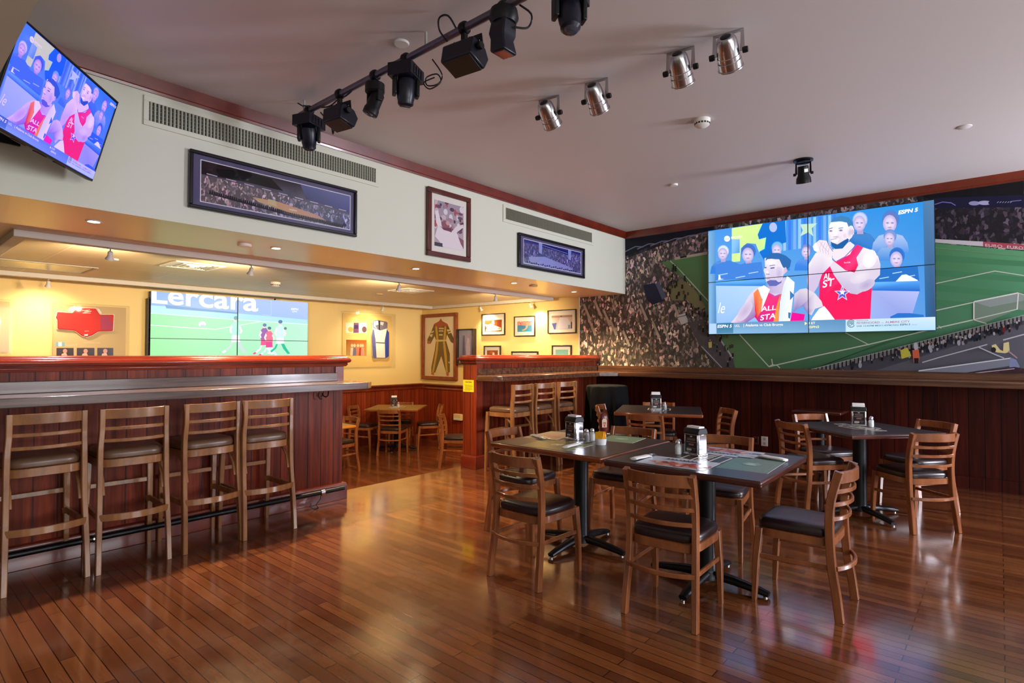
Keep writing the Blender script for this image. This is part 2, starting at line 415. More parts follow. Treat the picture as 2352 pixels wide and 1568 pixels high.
# ledges (counter tops with upstand)
def ledge(name, label, top, up, m):
    t = thing(name, label, 'bar counter', (top[0][0], top[0][1], 1.055))
    o = M().prism(top, 1.055, 1.115, 2).build('counter_top', m, bev=.006); o.parent = t; o.location = -Vector(t.location)
    o = M().box(*up).build('upstand', m, bev=.004); o.parent = t; o.location = -Vector(t.location)
    return t
ledge('bar_counter', 'long weathered timber bar counter over the four nearer bar stools', [(-1.9, 4.315), (3.02, 4.315), (3.12, 4.40), (3.12, 4.745), (-1.9, 4.745)], (-1.9, 4.715, 1.115, 2.965, 4.746, 1.193), m_ctx)
ledge('bar_counter', 'worn timber bar counter running under the stadium mural into the corner',
      [(4.72, 4.60), (4.72, 4.36), (4.80, 4.28), (6.86, 4.28), (7.05, 4.09), (7.05, -3.4), (7.518, -3.4), (7.518, 4.745), (4.842, 4.745), (4.842, 4.60)], (4.87, 4.715, 1.115, 7.518, 4.746, 1.193), m_cty)
o = M().box(7.488, -3.4, 1.115, 7.519, 4.714, 1.194).build('upstand', m_cty, bev=.004)
t = [x for x in bpy.data.objects if x.name.startswith('bar_counter') and x.location.x > 4][0]
o.parent = t; o.location = -Vector(t.location)
# foot rail of the left bar
t = thing('foot_rail', 'black tubular foot rail low on the bar front behind the stools', 'foot rail', (2.98, 4.62, .13))
o = M().tube([(-4.6, 0, 0), (0, 0, 0)], .021, 12).build('tube', m_blk, t, smooth=True)
for x in (-.22, -1.9, -3.6):
    M().tube([(x, 0, 0), (x, .095, -.01)], .012, 8).lathe([(.025, -.018), (.025, .018)], 14, (x, 0, 0), 'X').build('bracket', m_chrome, t, smooth=True)
t = tag(M().tube([(2.74, 4.60, .118), (2.735, 4.615, .07), (2.70, 4.62, .03), (2.71, 4.60, .004), (2.66, 4.58, .004), (2.63, 4.60, .03), (2.65, 4.62, .05)], .004, 6).build('loose_cable', m_blkp, smooth=True), 'thin black loose cable dangling from the end of the foot rail', 'cable')
t = tag(M().tube([(2.86, 4.70, 1.052), (2.86, 4.70, 1.02), (2.85, 4.69, .985), (2.82, 4.68, .975), (2.80, 4.69, .99), (2.80, 4.70, 1.01)], .006, 6).tube([(2.77, 4.70, 1.05), (2.76, 4.70, .99), (2.77, 4.69, .96), (2.79, 4.69, .96)], .005, 6).box(2.70, 4.69, 1.035, 2.93, 4.735, 1.05).build('bag_hook', m_blk, smooth=True), 'black metal bag hook under the end of the four-stool bar counter', 'hook')
# ------------------------------------------------------------------ chairs, stools, tables
m_ch = wood('chair_beech', (118, 66, 36), (160, 96, 56), .27, .25, (10, 10, 3))
m_st = wood('stool_beech', (128, 82, 48), (170, 118, 74), .27, .25, (10, 10, 3))
m_vin = mat('dark_vinyl', (40, 24, 26), .32, spec=.6)
m_tan = mat('bronze_vinyl', (104, 76, 56), .3, spec=.6)
def arc(x, w, bow, z, n=9):
    return [(x - bow*(1-(2*i/(n-1)-1)**2), w*(2*i/(n-1)-1), z) for i in range(n)]
def cushion(hw0, hw1, d, z0, z1, cx=0):
    """rounded trapezoid pad: hw0 rear half width, hw1 front half width"""
    n = 28; rs = []
    for sc, z in ((.90, z0), (.985, z0+.004), (1.0, z0+(z1-z0)*.35), (.985, z0+(z1-z0)*.62), (.93, z0+(z1-z0)*.83), (.8, z0+(z1-z0)*.94), (.5, z1-.001), (.12, z1)):
        r = []
        for j in range(n):
            t = 2*math.pi*j/n; c, s_ = math.cos(t), math.sin(t); e = .42
            x = math.copysign(abs(c)**e, c)*d/2; k = (x/d+.5); hw = hw0+(hw1-hw0)*k
            r.append((cx+x*sc, math.copysign(abs(s_)**e, s_)*hw*sc, z))
        rs.append(r)
    return M().rings(rs)
def seat_chair(name, label, group, mw, mv, S, nslat, zs, d, foot, bw, tx, tw, stool):
    t = thing(name, label, 'bar stool' if stool else 'chair', (0, 0, 0), 0, group)
    top, seat_t, seat_b, ap_b = S
    cushion(.185, .205, .385, seat_b, seat_t, .015).build('seat_cushion', mv, t, smooth=60)
    fr = []
    for sc, zz in ((.96, seat_b-.001), (1, seat_b-.004), (1, ap_b+.004), (.97, ap_b)):
        r = []
        for j in range(32):
            a = 2*math.pi*j/32; c, s_ = math.cos(a), math.sin(a); e = .36
            x = math.copysign(abs(c)**e, c)*.195; hw = .18+.025*(x/.39+.5)
            r.append((.01+x*sc, math.copysign(abs(s_)**e, s_)*hw*sc, zz))
        fr.append(r)
    M().rings(fr).build('seat_frame', mw, t, smooth=50)
    for sg in (1, -1):
        # rear leg and back post in one curved piece
        pts = [(-foot, sg*bw, 0), (-foot*.93, sg*(bw-.004), ap_b*.35), (-.178, sg*(bw-.01), ap_b*.75), (-.168, sg*(bw-.012), seat_t), (-.178, sg*tw, (seat_t+top)/2), (tx, sg*tw, top)]
        P = []
        for i in range(len(pts)-1):
            for k in range(3):
                u = k/3; p0 = pts[max(i-1, 0)]; p1 = pts[i]; p2 = pts[i+1]; p3 = pts[min(i+2, len(pts)-1)]
                P.append(tuple(.5*((2*p1[q])+(-p0[q]+p2[q])*u+(2*p0[q]-5*p1[q]+4*p2[q]-p3[q])*u*u+(-p0[q]+3*p1[q]-3*p2[q]+p3[q])*u**3) for q in range(3)))
        P.append(pts[-1])
        M().sweep(P, .03, .042, (1, 0, 0), .12).build('back_leg', mw, t, smooth=40)
        M().sweep([(d/2, sg*.189, 0), (d/2-.01, sg*.186, ap_b*.6), (d/2-.025, sg*.18, ap_b), (d/2-.028, sg*.178, seat_b-.006)], [.026, .035, .04, .04], [.026, .035, .04, .04], (1, 0, 0), .12).build('leg', mw, t, smooth=40)
    xb = lambda z: -.170+(tx+.170)*max(0, (z-seat_t)/(top-seat_t))
    M().sweep(arc(xb(top-.035), tw, .05, top-.031), .017, .062, (0, 0, 1), .15).build('top_rail', mw, t, smooth=40)
    for z in zs: M().sweep(arc(xb(z), tw, .05, z), .013, .022, (0, 0, 1), .2).build('slat', mw, t, smooth=40)
    if stool:
        M().sweep([(d/2-.01, .17, .33)]+[(.19-.40*k/4, .185-.0*k, .335) for k in range(5)]+[(p[0]-.012, p[1]*-1, .342) for p in arc(-.196, .185, .05, .342)]+[(.19-.40*k/4, -.185, .335) for k in (4, 3, 2, 1, 0)]+[(d/2-.01, -.17, .33)], .016, .042, (0, 0, 1), .15).build('foot_hoop', mw, t, smooth=40)
        M().sweep([(d/2-.012, -.178, .47), (d/2-.012, .178, .47)], .02, .032, (0, 0, 1), .15).build('front_rung', mw, t, smooth=40)
        for sg in (1, -1):
            M().sweep([(-.175, sg*.165, ap_b-.17), (-.15, sg*.165, ap_b-.08), (-.10, sg*.165, ap_b-.03), (-.04, sg*.165, ap_b)], .018, .018, (0, 1, 0)).build('brace', mw, t, smooth=40)
    else:
        for sg in (1, -1):
            M().sweep([(d/2-.015, sg*.184, .25), (-.19, sg*.178, .262)], .016, .024, (0, 0, 1), .2).build('stretcher', mw, t, smooth=40)
        M().sweep(arc(-.20, .18, .05, .265), .016, .024, (0, 0, 1), .2).build('back_rung', mw, t, smooth=40)
    return t
chair0 = seat_chair('dining_chair', '', 'ladder back dining chairs', m_ch, m_vin, (.768, .468, .413, .365), 3, (.662, .593, .515), .42, .215, .189, -.217, .178, False)
stool0 = seat_chair('bar_stool', '', 'ladder back bar stools', m_st, m_tan, (1.02, .762, .70, .645), 2, (.897, .82), .448, .224, .195, -.178, .178, True)
def place(proto, first, x, y, deg, z, label):
    if first: proto.location = (x, y, z); proto.rotation_euler = (0, 0, R(deg)); proto['label'] = label; return proto
    return dup(proto, (x, y, z), R(deg), label)
CH = [
 (2.820, 2.232, .5, 0, 'ladder back chair at the near-left side of the table with the ketchup bottle'),
 (2.933, 1.361, 4.4, 0, 'ladder back chair seen from behind at the near side of the two-placemat table'),
 (3.519, .853, 89.5, 0, 'ladder back chair pulled out alone with its dark purple seat fully visible'),
 (3.425, 2.829, -91.7, 0, 'ladder back chair on the far-left side of the ketchup table, nearest the caution post'),
 (3.985, 2.272, 186, 0, 'ladder back chair behind the ketchup bottle, facing the viewer'),
 (4.03, 1.527, 187, 0, 'ladder back chair behind the napkin holder of the two-placemat table, facing the viewer'),
 (5.408, 2.741, 6, 0, 'ladder back chair seen from behind at the square table by the bar corner'),
 (5.837, 3.383, -70, 0, 'ladder back chair beside the black draped table'),
 (6.18, 2.44, 134, 0, 'ladder back chair standing apart against the dark panelling, right of the far table'),
 (6.36, 3.13, 207.6, 0, 'ladder back chair on the far side of the table by the bar corner, mostly hidden'),
 (5.66, 1.30, -37, 0, 'ladder back chair at the left corner of the diamond-set dark table'),
 (5.60, .545, 46, 0, 'ladder back chair seen from behind at the right of the diamond-set dark table'),
 (6.262, .582, 140.3, 0, 'ladder back chair at the right far side of the diamond-set dark table'),
 (6.20, 1.30, 232, 0, 'ladder back chair with a bluish shine on its top rail behind the diamond-set table'),
 (5.97, 7.80, 33.3, ZF, 'ladder back chair seen from behind in the middle of the back dining room'),
 (5.90, 8.54, -60, ZF, 'ladder back chair on the left side of the back room table'),
 (6.82, 7.86, 145, ZF, 'ladder back chair on the right side of the back room table'),
 (6.70, 8.50, 222, ZF, 'ladder back chair on the far side of the back room table, mostly hidden'),
 (5.98, 6.282, -51.2, ZF, 'ladder back chair half hidden behind the caution post in the back room'),
 (4.574, 7.233, 181.4, ZF, 'ladder back chair cut off by the end of the four-stool bar, in the back room'),
]
for i, c in enumerate(CH): place(chair0, i == 0, *c)
ST = [
 (.757, 4.50, 91.6, 0, 'bar stool farthest from the doorway at the long bar counter, cut by deep shadow'),
 (1.214, 4.47, 87.1, 0, 'bar stool second from the dark end at the long bar counter'),
 (1.681, 4.475, 92.5, 0, 'bar stool second from the doorway at the long bar counter'),
 (2.088, 4.45, 89.8, 0, 'bar stool nearest the doorway at the long bar counter'),
 (5.045, 4.365, 92, 0, 'bar stool nearest the yellow caution sign, its whole seat in view'),
 (5.48, 4.36, 89, 0, 'middle bar stool of the three beside the caution post'),
 (5.935, 4.36, 89, 0, 'bar stool next to the black draped table'),
]
for i, c in enumerate(ST): place(stool0, i == 0, *c)
# tables
m_top = wood('table_edge', (112, 52, 24), (150, 78, 36), .3, .3, (5, 5, 5))
m_topd = wood('table_edge_dark', (58, 24, 18), (82, 36, 24), .25, .3, (5, 5, 5))
m_lam = mat('charcoal_laminate', (50, 45, 45), .3, spec=.5)
m_lamt = mat('tan_laminate', (150, 118, 66), .35, spec=.5)
m_pr = mat_print('table_print', 30, rough=.4)
def table(label, x, y, deg, size, me, ml, z=0, logo=True, h=.745):
    t = thing('dining_table', label, 'table', (x, y, z), R(deg), 'square dining tables')
    s = size/2
    M().prism([(-s, -s), (s, -s), (s, s), (-s, s)], h-.036, h-.002, 2).build('table_top', me, t, bev=.01, seg=3)
    M().prism([(-s+.008, -s+.008), (s-.008, -s+.008), (s-.008, s-.008), (-s+.008, s-.008)], h-.003, h, 2).build('laminate', ml, t)
    M().lathe([(.075, .035), (.07, .06), (.055, .075), (.052, .09), (.052, h-.07), (.09, h-.06), (.09, h-.036)], 24).build('column', m_blk, t, smooth=40)
    f = M()
    for k in range(4):
        f.x = Matrix.Rotation(R(90*k), 4, 'Z')
        f.sweep([(.0, 0, .062), (.16, 0, .05), (.30, 0, .032), (.355, 0, .022)], [.075, .062, .052, .046], [.05, .042, .034, .026], (0, 0, 1), .3)
    f.build('cross_base', m_blk, t, smooth=50)
    for k in range(4):
        M().lathe([(.012, 0), (.012, .008), (.008, .012)], 12, (.35*math.cos(R(90*k)), .335*math.sin(R(90*k)), 0)).build('glide', m_chrome, t, smooth=40)
    if logo:
        p = Pic(.00005); col = (226, 222, 210)
        # outlined crest with lettering printed in the middle of the top
        for q in ([(-.24, -.05), (-.24, .05), (.24, .05), (.24, -.05), (-.24, -.05)], [(-.12, .05), (-.10, .12), (.10, .12), (.12, .05)], [(-.12, -.05), (-.10, -.12), (.10, -.12), (.12, -.05)]): p.line(q, .013, col)
        for k in range(9): p.line([(-.21+.05*k, -.03), (-.20+.05*k, .03), (-.18+.05*k, .03 if k % 2 else -.03), (-.175+.05*k, -.03)], .012, col)
        p.build('printed_crest', m_pr, (0, 0, h+.0004), (1, 0, 0), (0, 1, 0), t)
    return t
table('square table with warm timber edge holding the ketchup bottle and pepper shaker', 3.435, 2.30, -1, .93, m_top, m_lam)
table('square dark table with dark red edge and three pale placemats, nearest the viewer', 3.385, 1.357, .5, .90, m_topd, m_lam)
table('square table with orange timber edge in front of the black draped corner', 5.985, 2.945, 24, .92, m_top, m_lam)
table('dark table turned to a diamond in front of the mural counter', 5.685, .93, 49.5, .86, m_topd, m_lam)
table('tan topped square table in the middle of the back dining room', 6.33, 8.16, 39, .93, m_top, m_lamt, ZF)
table('orange edged table corner peeping past the end of the four-stool bar', 3.94, 7.00, 0, .92, mat('honey_edge', (206, 128, 40), .35), m_lamt, ZF, False)
# a plain table against the panelling behind the diamond table
t = thing('wall_table', 'plain dark table against the mural wall panelling behind the diamond table', 'table', (7.02, 1.52, 0), R(0))
M().prism([(-.22, -.24), (.22, -.24), (.22, .24), (-.22, .24)], .725, .755, 2).build('table_top', m_topd, t, bev=.008)
M().lathe([(.05, .03), (.045, .08), (.045, .69), (.08, .71), (.08, .725)], 20).build('column', m_blk, t, smooth=40)
M().sweep([(-.2, 0, .02), (0, 0, .045), (.2, 0, .02)], .06, .03).sweep([(0, -.2, .02), (0, 0, .045), (0, .2, .02)], .06, .03).build('cross_base', m_blk, t, smooth=40)
# black draped high table in the corner
t = thing('draped_table', 'round high table under a black floor-length cloth in the bar corner', 'table', (6.62, 4.02, 0))
rs = []; n = 96
for z, r, a in ((.953, .05, 0), (.953, .24, 0), (.948, .262, .0), (.93, .272, .006), (.8, .275, .014), (.5, .285, .024), (.2, .30, .03), (.0, .315, .034)):
    rs.append([((r+a*math.sin(11*q+.6*math.sin(3*q)))*math.cos(q), (r+a*math.sin(11*q+.6*math.sin(3*q)))*math.sin(q), z) for q in (2*math.pi*j/n for j in range(n))])
M().rings(rs, cap=True).build('drape', mat('black_cloth', (9, 9, 12), .85, spec=.2), t, smooth=70)
# ------------------------------------------------------------------ printed things and screens
m_mural = mat_print('mural_print', 40, rough=.4, spec=.3)
m_photo = mat_print('photo_print', 70, rough=.25, spec=.4)
m_scr = mat_print('screen_light', 30, emit=.74)
BACK, RIGHTX = None, None
def plane_x(val):      # wall x=val seen from the room: u runs to the viewer's right (-Y), v up
    return lambda p: (-at(p[0], p[1], 0, val).y, at(p[0], p[1], 0, val).z)
def plane_y(val):
    return lambda p: (at(p[0], p[1], 1, val).x, at(p[0], p[1], 1, val).z)
UX_X, UX_Y, UZ = (0, -1, 0), (1, 0, 0), (0, 0, 1)
rnd = random.Random(3)
# ---- stadium mural on the right wall (from the ledge to the crown moulding)
p = Pic(.00012); p.clip = (-5.08, 1.19, 3.55, 3.10)
p.rect(-5.08, 1.0, 3.6, 3.2, ((212, 196, 176), (196, 186, 190)), .93)
p.map = plane_x(XM)
p.poly([(1300, 640), (1420, 600), (1640, 520), (1640, 420), (1300, 520)], (70, 62, 84), .8)
p.poly([(1434, 590), (1520, 556), (1640, 532), (1640, 505), (1434, 545)], (24, 26, 44), .3)
for k in range(7): p.line([(1434+30*k, 579-7*k), (1460+30*k, 566-6*k), (1478+30*k, 567-7*k)], 2.2, (120, 130, 160))
p.poly([(2100, 440), (2352, 395), (2352, 560), (2140, 548)], (84, 76, 92), .9)
p.poly([(2100, 440), (2352, 392), (2352, 455), (2140, 462)], (14, 12, 20), .35)
p.poly([(2140, 455), (2352, 448), (2352, 476), (2140, 478)], (20, 20, 52))
p.line([(2146, 470), (2165, 464), (2185, 466), (2195, 472)], 2, (120, 120, 190))
p.ell(2238, 467, 13, 5, (150, 150, 190)); p.ell(2262, 466, 16, 5, (170, 170, 205)); p.ell(2275, 466, 5, 4, (20, 20, 60))
for k in range(6): p.line([(2290+6*k, 466), (2294+6*k, 463)], 1.5, (150, 150, 180))
p.line([(2320, 463), (2346, 460)], 1.6, (120, 125, 190))
p.poly([(1520, 603), (1550, 595), (1626, 584), (2146, 558), (2352, 577), (2352, 722), (2281, 742), (2210, 760), (2052, 801), (1870, 847), (1690, 848), (1682, 817), (1650, 775), (1625, 732), (1620, 707), (1600, 665), (1568, 638), (1533, 615)], [(96, 142, 88)]*3+[(78, 136, 88), (92, 156, 112), (74, 132, 100), (70, 124, 92), (68, 120, 88), (64, 112, 82), (62, 106, 76)]+[(90, 126, 82)]*8)
for a, b in (((1760, 720), (2000, 690)), ((1830, 800), (2080, 755))): p.poly([(a[0], a[1]+60), (a[0]+60, a[1]+40), (b[0]+60, b[1]-10), (b[0], b[1]+20)], (58, 108, 74))
for k in range(4): p.poly([(2150, 585+34*k), (2352, 600+36*k), (2352, 612+36*k), (2150, 600+34*k)], (70, 130, 90))
W_ = (196, 206, 190)
p.line([(1540, 599), (1562, 620), (1627, 691)], 2.2, W_); p.line([(1699, 768), (1766, 841)], 2.4, W_)
p.line([(1766, 842), (1870, 818), (1999, 790), (2153, 753), (2237, 734), (2336, 710), (2352, 706)], 2.6, W_)
p.line([(1766, 842), (1775, 837), (1786, 839), (1792, 845)], 2, W_)
p.line([(1942, 764), (1997, 792)], 2, W_)
p.line([(2150, 651), (2285, 622.5), (2352, 633)], 2, W_); p.line([(2150, 713), (2237, 694)], 2.4, W_); p.line([(2156, 748), (2162, 754)], 2, W_)
p.line([(1775, 838), (1773, 824)], 2, (220, 220, 210))
p.line([(2146, 569), (2352, 589)], 1.2, (120, 150, 120))
# goal with its net
p.poly([(2237, 694), (2339, 673), (2352, 676), (2352, 713), (2336, 711), (2262, 741), (2238, 735)], (116, 136, 120))
p.poly([(2237, 694), (2339, 673), (2352, 678), (2352, 690), (2274, 705)], (140, 152, 148))
p.line([(2237, 735), (2237, 693), (2339, 672.5), (2336, 711)], 3, (214, 218, 212)); p.line([(2237, 734), (2336, 710)], 2, W_); p.line([(2238, 735), (2266, 743)], 2, W_)
p.line([(2339, 673), (2352, 677)], 2, (200, 204, 200))
# advertising boards
p.poly([(2146, 549), (2256, 555), (2352, 562), (2352, 574), (2256, 566), (2146, 557)], (196, 196, 200))
p.poly([(2258, 555), (2352, 562), (2352, 573), (2258, 566)], (168, 70, 84))
p.text('EURO', 2262, 566, 9, (226, 214, 216), 0, 40, slope=.08, flip=-1); p.text('EURO', 2312, 570, 9, (226, 214, 216), 0, 38, slope=.08, flip=-1)
p.poly([(1551, 591), (1626, 578), (1626, 584), (1551, 597)], (190, 186, 170)); p.poly([(1563, 589), (1578, 586.5), (1578, 591), (1563, 593.5)], (40, 40, 44))
# sandy corner, score board, walkways of the left stand
p.poly([(1533, 660), (1568, 640), (1600, 668), (1622, 705), (1606, 715), (1580, 690), (1545, 690)], (124, 122, 84))
p.poly([(1478, 655), (1505, 650), (1526, 690), (1500, 700), (1488, 690)], (30, 34, 62)); p.poly([(1506, 651), (1516, 649), (1532, 682), (1522, 688)], (84, 92, 120))
for x, y in ((1364, 690), (1385, 712), (1400, 735), (1352, 735), (1340, 700), (1470, 700), (1520, 745), (1546, 700), (1498, 740), (1430, 760)):
    p.poly([(x, y), (x+4, y-3), (x+20, y+34), (x+14, y+36)], (186, 178, 160), .25)
p.poly([(1555, 724), (1576, 719), (1581, 740), (1566, 746)], (196, 196, 198)); p.line([(1556, 729), (1577, 724)], 1.5, (70, 70, 80))
p.poly([(1580, 740), (1620, 733), (1650, 776), (1684, 820), (1690, 848), (1655, 848), (1612, 800)], (88, 84, 88), .15)
p.line([(1612, 795), (1660, 845)], 2, (170, 168, 170)); p.line([(1652, 775), (1684, 822)], 3.4, (176, 176, 176))
for _ in range(60):
    t = rnd.random(); x = 1536+140*t+rnd.uniform(-14, 16); y = 640+185*t+rnd.uniform(-26, 22)
    s = rnd.uniform(.8, 1.5); p.poly([(x-1.6*s, y), (x-1.4*s, y-7*s), (x+1.4*s, y-7*s), (x+1.7*s, y)], rnd.choice([(24, 26, 30), (34, 32, 34), (60, 56, 54), (96, 84, 50), (20, 34, 28)])); p.ell(x, y-8.4*s, 1.2*s, 1.5*s, (150, 116, 96), 8)
for x, y in ((1549, 612), (1554, 616), (1575, 638), (1536, 662), (1541, 668), (1556, 650), (1620, 720), (1611, 683)): p.poly([(x-1.8, y+8), (x-1.6, y-5), (x+1.6, y-5), (x+2, y+8)], (22, 30, 26))
p.poly([(1629, 786), (1637, 784), (1637, 798), (1630, 799)], (190, 186, 96)); p.ell(1633, 781, 2.2, 2.6, (150, 116, 96), 8)
# track, barrier and photographers along the near side
p.poly([(2352, 724), (2281, 743), (2210, 761), (2052, 802), (1870, 848), (1860, 870), (2352, 870)], (70, 68, 78))
p.poly([(2352, 745), (2281, 768), (2052, 838), (1950, 870), (2352, 870)], (88, 88, 98))
p.line([(1862, 849), (2052, 801), (2210, 760), (2352, 724)], 2.2, (160, 172, 160))
for k in range(52):
    x = 1870+9.3*k; y = 847-(x-1870)*.2545; p.poly([(x, y), (x+1.8, y-.4), (x+1.8, y+12+.012*(x-1870)), (x, y+12+.012*(x-1870))], (22, 22, 26)); p.poly([(x+2.4, y+1), (x+8.4, y-.5), (x+8.4, y+10), (x+2.4, y+11)], (124, 124, 128))
for _ in range(120):
    x = rnd.choice([rnd.uniform(1880, 2345), rnd.uniform(2190, 2345), rnd.uniform(2060, 2170)]); y = 847-(x-1870)*.2545+rnd.uniform(10, 24)+.01*(x-1870)
    s = rnd.uniform(.8, 1.7); p.ell(x, y, 2.6*s, 4.2*s, rnd.choice([(18, 18, 24), (26, 28, 40), (22, 24, 44), (40, 38, 44), (120, 30, 36)] if x > 2300 else [(18, 18, 24), (26, 28, 40), (30, 36, 58), (150, 152, 160), (40, 38, 44)]), 9); p.ell(x, y-5*s, 1.6*s, 1.8*s, rnd.choice([(150, 118, 104), (30, 26, 28), (176, 170, 166)]), 8)
p.poly([(2070, 804), (2086, 798), (2095, 817), (2073, 824)], (186, 178, 66))
p.poly([(2097, 804), (2112, 802), (2114, 822), (2111, 834), (2108, 826), (2105, 834), (2101, 834), (2099, 822)], (196, 96, 66)); p.ell(2105, 795, 5, 9, (170, 172, 180), 10); p.poly([(2101, 822), (2112, 822), (2111, 834), (2102, 834)], (28, 26, 34))
p.line([(2120, 832), (2160, 820), (2250, 796), (2268, 791)], 2.4, (176, 178, 190)); p.line([(2248, 797), (2286, 814), (2306, 822)], 2.4, (176, 178, 190)); p.line([(2304, 781), (2352, 768)], 3, (176, 178, 186))
p.poly([(2278, 793), (2287, 790), (2297, 803), (2304, 806), (2305, 788), (2317, 785), (2319, 808), (2308, 811), (2290, 809), (2280, 805)], (208, 196, 140)); p.ell(2282, 803, 6, 6, (36, 32, 34), 10)
p.poly([(2110, 851), (2325, 822), (2330, 838), (2200, 858), (2110, 860)], (120, 124, 138)); p.line([(2112, 851), (2322, 822)], 2.4, (206, 208, 216))
p.poly([(2320, 820), (2334, 826), (2342, 842), (2330, 850), (2318, 842)], (120, 132, 168)); p.line([(2316, 806), (2336, 822)], 3, (170, 130, 140))
p.poly([(2200, 858), (2330, 842), (2352, 846), (2352, 870), (2200, 870)], (72, 48, 56), .5); p.line([(2240, 856), (2330, 846)], 2, (176, 160, 172))
t = tag(p.build('stadium_mural', m_mural, (XM-.004, 0, 0), UX_X, UZ), 'wall-wide printed mural of a football stadium with green pitch and crowd', 'mural')
p = None
tag(M().box(XM-.012, 5.075, 1.19, XM, 5.09, 2.285).build('trim_strip', m_wall), 'thin pale edge strip where the mural meets the yellow wall', 'trim')
bpy.data.objects['trim_strip'].name = 'trim_7'; struct(bpy.data.objects['trim_7']); del bpy.data.objects['trim_7']['category']
# ---- what the sports channel shows; drawn once in the wall screen's own frame (0..1, 0..1)
XS = 7.43
_a, _b = at(1627, 530.5, 0, XS), at(2149, 758, 0, XS)
SY0, SZ1, SY1, SZ0 = _a.y, _a.z, _b.y, _b.z
SW, SH = SY0-SY1, SZ1-SZ0
def c1(q): return [(1620+x/8.711, 460+y/8.711) for x, y in q]
def c2(q): return [(1850+x/7.587, 460+y/7.587) for x, y in q]
def c3(q): return [(1620+x/8.711, 600+y/8.711) for x, y in q]
def c4(q): return [(1850+x/7.587, 600+y/7.587) for x, y in q]
def broadcast(p, tomap):
    p.map = tomap
    sk, sk2, red = (236, 224, 234), (206, 192, 222), (255, 22, 92)
    P = p.poly
    P([(1627, 530), (2149, 459), (2149, 758), (1627, 767)], [(70, 150, 232), (30, 140, 222), (90, 150, 220), (120, 176, 232)])
    P([(1627, 533), (1643, 530), (1645, 745), (1630, 745)], [(120, 178, 226), (90, 150, 208), (70, 130, 184), (130, 180, 222)])
    for k in range(11):
        x = 1799+11.5*k; P([(x, 508-1.5*k), (x+6.5, 507-1.5*k), (x+6.5, 575-1.5*k), (x, 576-1.5*k)], ((150, 196, 255), (60, 122, 236), (120, 170, 250))[k % 3])
    P([(1681, 524), (1753, 513), (1742, 535), (1742, 548), (1760, 545), (1757, 571), (1744, 580), (1736, 560), (1716, 558), (1702, 570), (1700, 600), (1681, 602)], [(214, 240, 150), (206, 236, 150)]*6)
    p.line([(1752, 514), (1741, 537), (1744, 549), (1760, 545), (1756, 570), (1743, 579)], 2, (120, 236, 230))
    P(c1([(1150, 460), (1600, 400), (1620, 840), (1400, 900), (1360, 1180), (1180, 1200), (1080, 1030), (1190, 970), (1220, 740), (1080, 780), (1050, 690)]), (0, 112, 210))
    p.ell(1776, 522, 9, 11, (176, 190, 240)); P(c1([(530, 780), (690, 780), (690, 1050), (530, 1070)]), [(150, 200, 250), (120, 180, 240), (80, 150, 220), (130, 190, 240)])
    P(c1([(1900, 480), (2240, 460), (2130, 560), (2160, 720), (2060, 640), (1900, 720), (1950, 600)]), (190, 226, 200))
    def head(x, y, r, hair, body, w=2.3, bg=(46, 128, 222)):
        mid = lambda a, b_, t: tuple(a[i]+(b_[i]-a[i])*t for i in range(3))
        P([(x-r*w, y+r*3.6), (x-r*w*.9, y+r*2.4), (x-r*1.4, y+r*1.55), (x, y+r*1.1), (x+r*1.5, y+r*1.55), (x+r*w*.9, y+r*2.4), (x+r*w, y+r*3.6)], [mid(body, bg, .7), body, mid(body, (255, 255, 255), .15), mid(body, (0, 40, 120), .25), mid(body, (255, 255, 255), .15), body, mid(body, bg, .7)])
        P([(x-r*.35, y+r*.7), (x+r*.4, y+r*.7), (x+r*.5, y+r*1.5), (x-r*.4, y+r*1.5)], (176, 160, 206))
        p.soft(x+r*.04, y-r*.42, r*1.06, r*1.12, hair, mid(hair, bg, .75), .8); p.soft(x-r*.06, y+r*.08, r*.84, r*1.06, (222, 208, 236), (176, 166, 218), .5)
        p.soft(x-r*.34, y+r*.0, r*.26, r*.14, (130, 130, 190), (214, 200, 232), .3); p.soft(x+r*.26, y+r*.0, r*.26, r*.14, (130, 130, 190), (214, 200, 232), .3); p.soft(x-r*.05, y+r*.56, r*.34, r*.13, (186, 140, 186), (210, 196, 230), .3); p.soft(x-r*.1, y+r*.28, r*.13, r*.2, (236, 226, 244), (214, 200, 232), .3)
    head(1661, 582, 13, (214, 226, 246), (50, 124, 212)); head(1719, 584, 16, (70, 110, 190), (40, 120, 214)); head(1785, 574, 13, (120, 190, 230), (40, 130, 220)); head(1852, 578, 12, (120, 140, 210), (60, 130, 226))
    head(1975, 512, 17, (196, 206, 240), (30, 110, 190)); head(2045, 512, 19, (90, 120, 190), (150, 180, 232)); head(2044, 548, 14, (120, 150, 210), (110, 160, 220)); head(2060, 594, 17, (40, 110, 200), (60, 130, 220), 3)
    P(c1([(220, 1290), (480, 1200), (700, 1280), (1130, 1230), (1180, 1560), (200, 1600)]), (64, 130, 220)); P([(2005, 618), (2108, 610), (2112, 650), (2003, 652)], (30, 110, 196))
    for a, b in ((1650, 632), (1690, 638), (1720, 628), (2020, 640), (2050, 628), (2080, 636)): p.line([(a, b), (a+22, b-4)], 2, (170, 214, 250))
    P(c2([(1560, 1430), (1680, 1300), (1760, 1290), (1960, 1390), (1950, 1440)]), (240, 248, 255)); P([(1651, 634), (1654, 630), (1656, 640), (1664, 641), (1650, 643)], (240, 246, 250))
    P([(1645, 645), (1762, 644), (1758, 657), (1645, 656)], [(110, 190, 250), (90, 170, 240), (40, 120, 214), (50, 130, 220)]); P([(1645, 656), (1758, 657), (1760, 737), (1647, 741)], [(170, 206, 244), (180, 212, 248), (140, 186, 240), (150, 190, 240)])
    p.text('le', 1648, 719, 36, (236, 242, 255), 0, 18, .3, flip=-1)
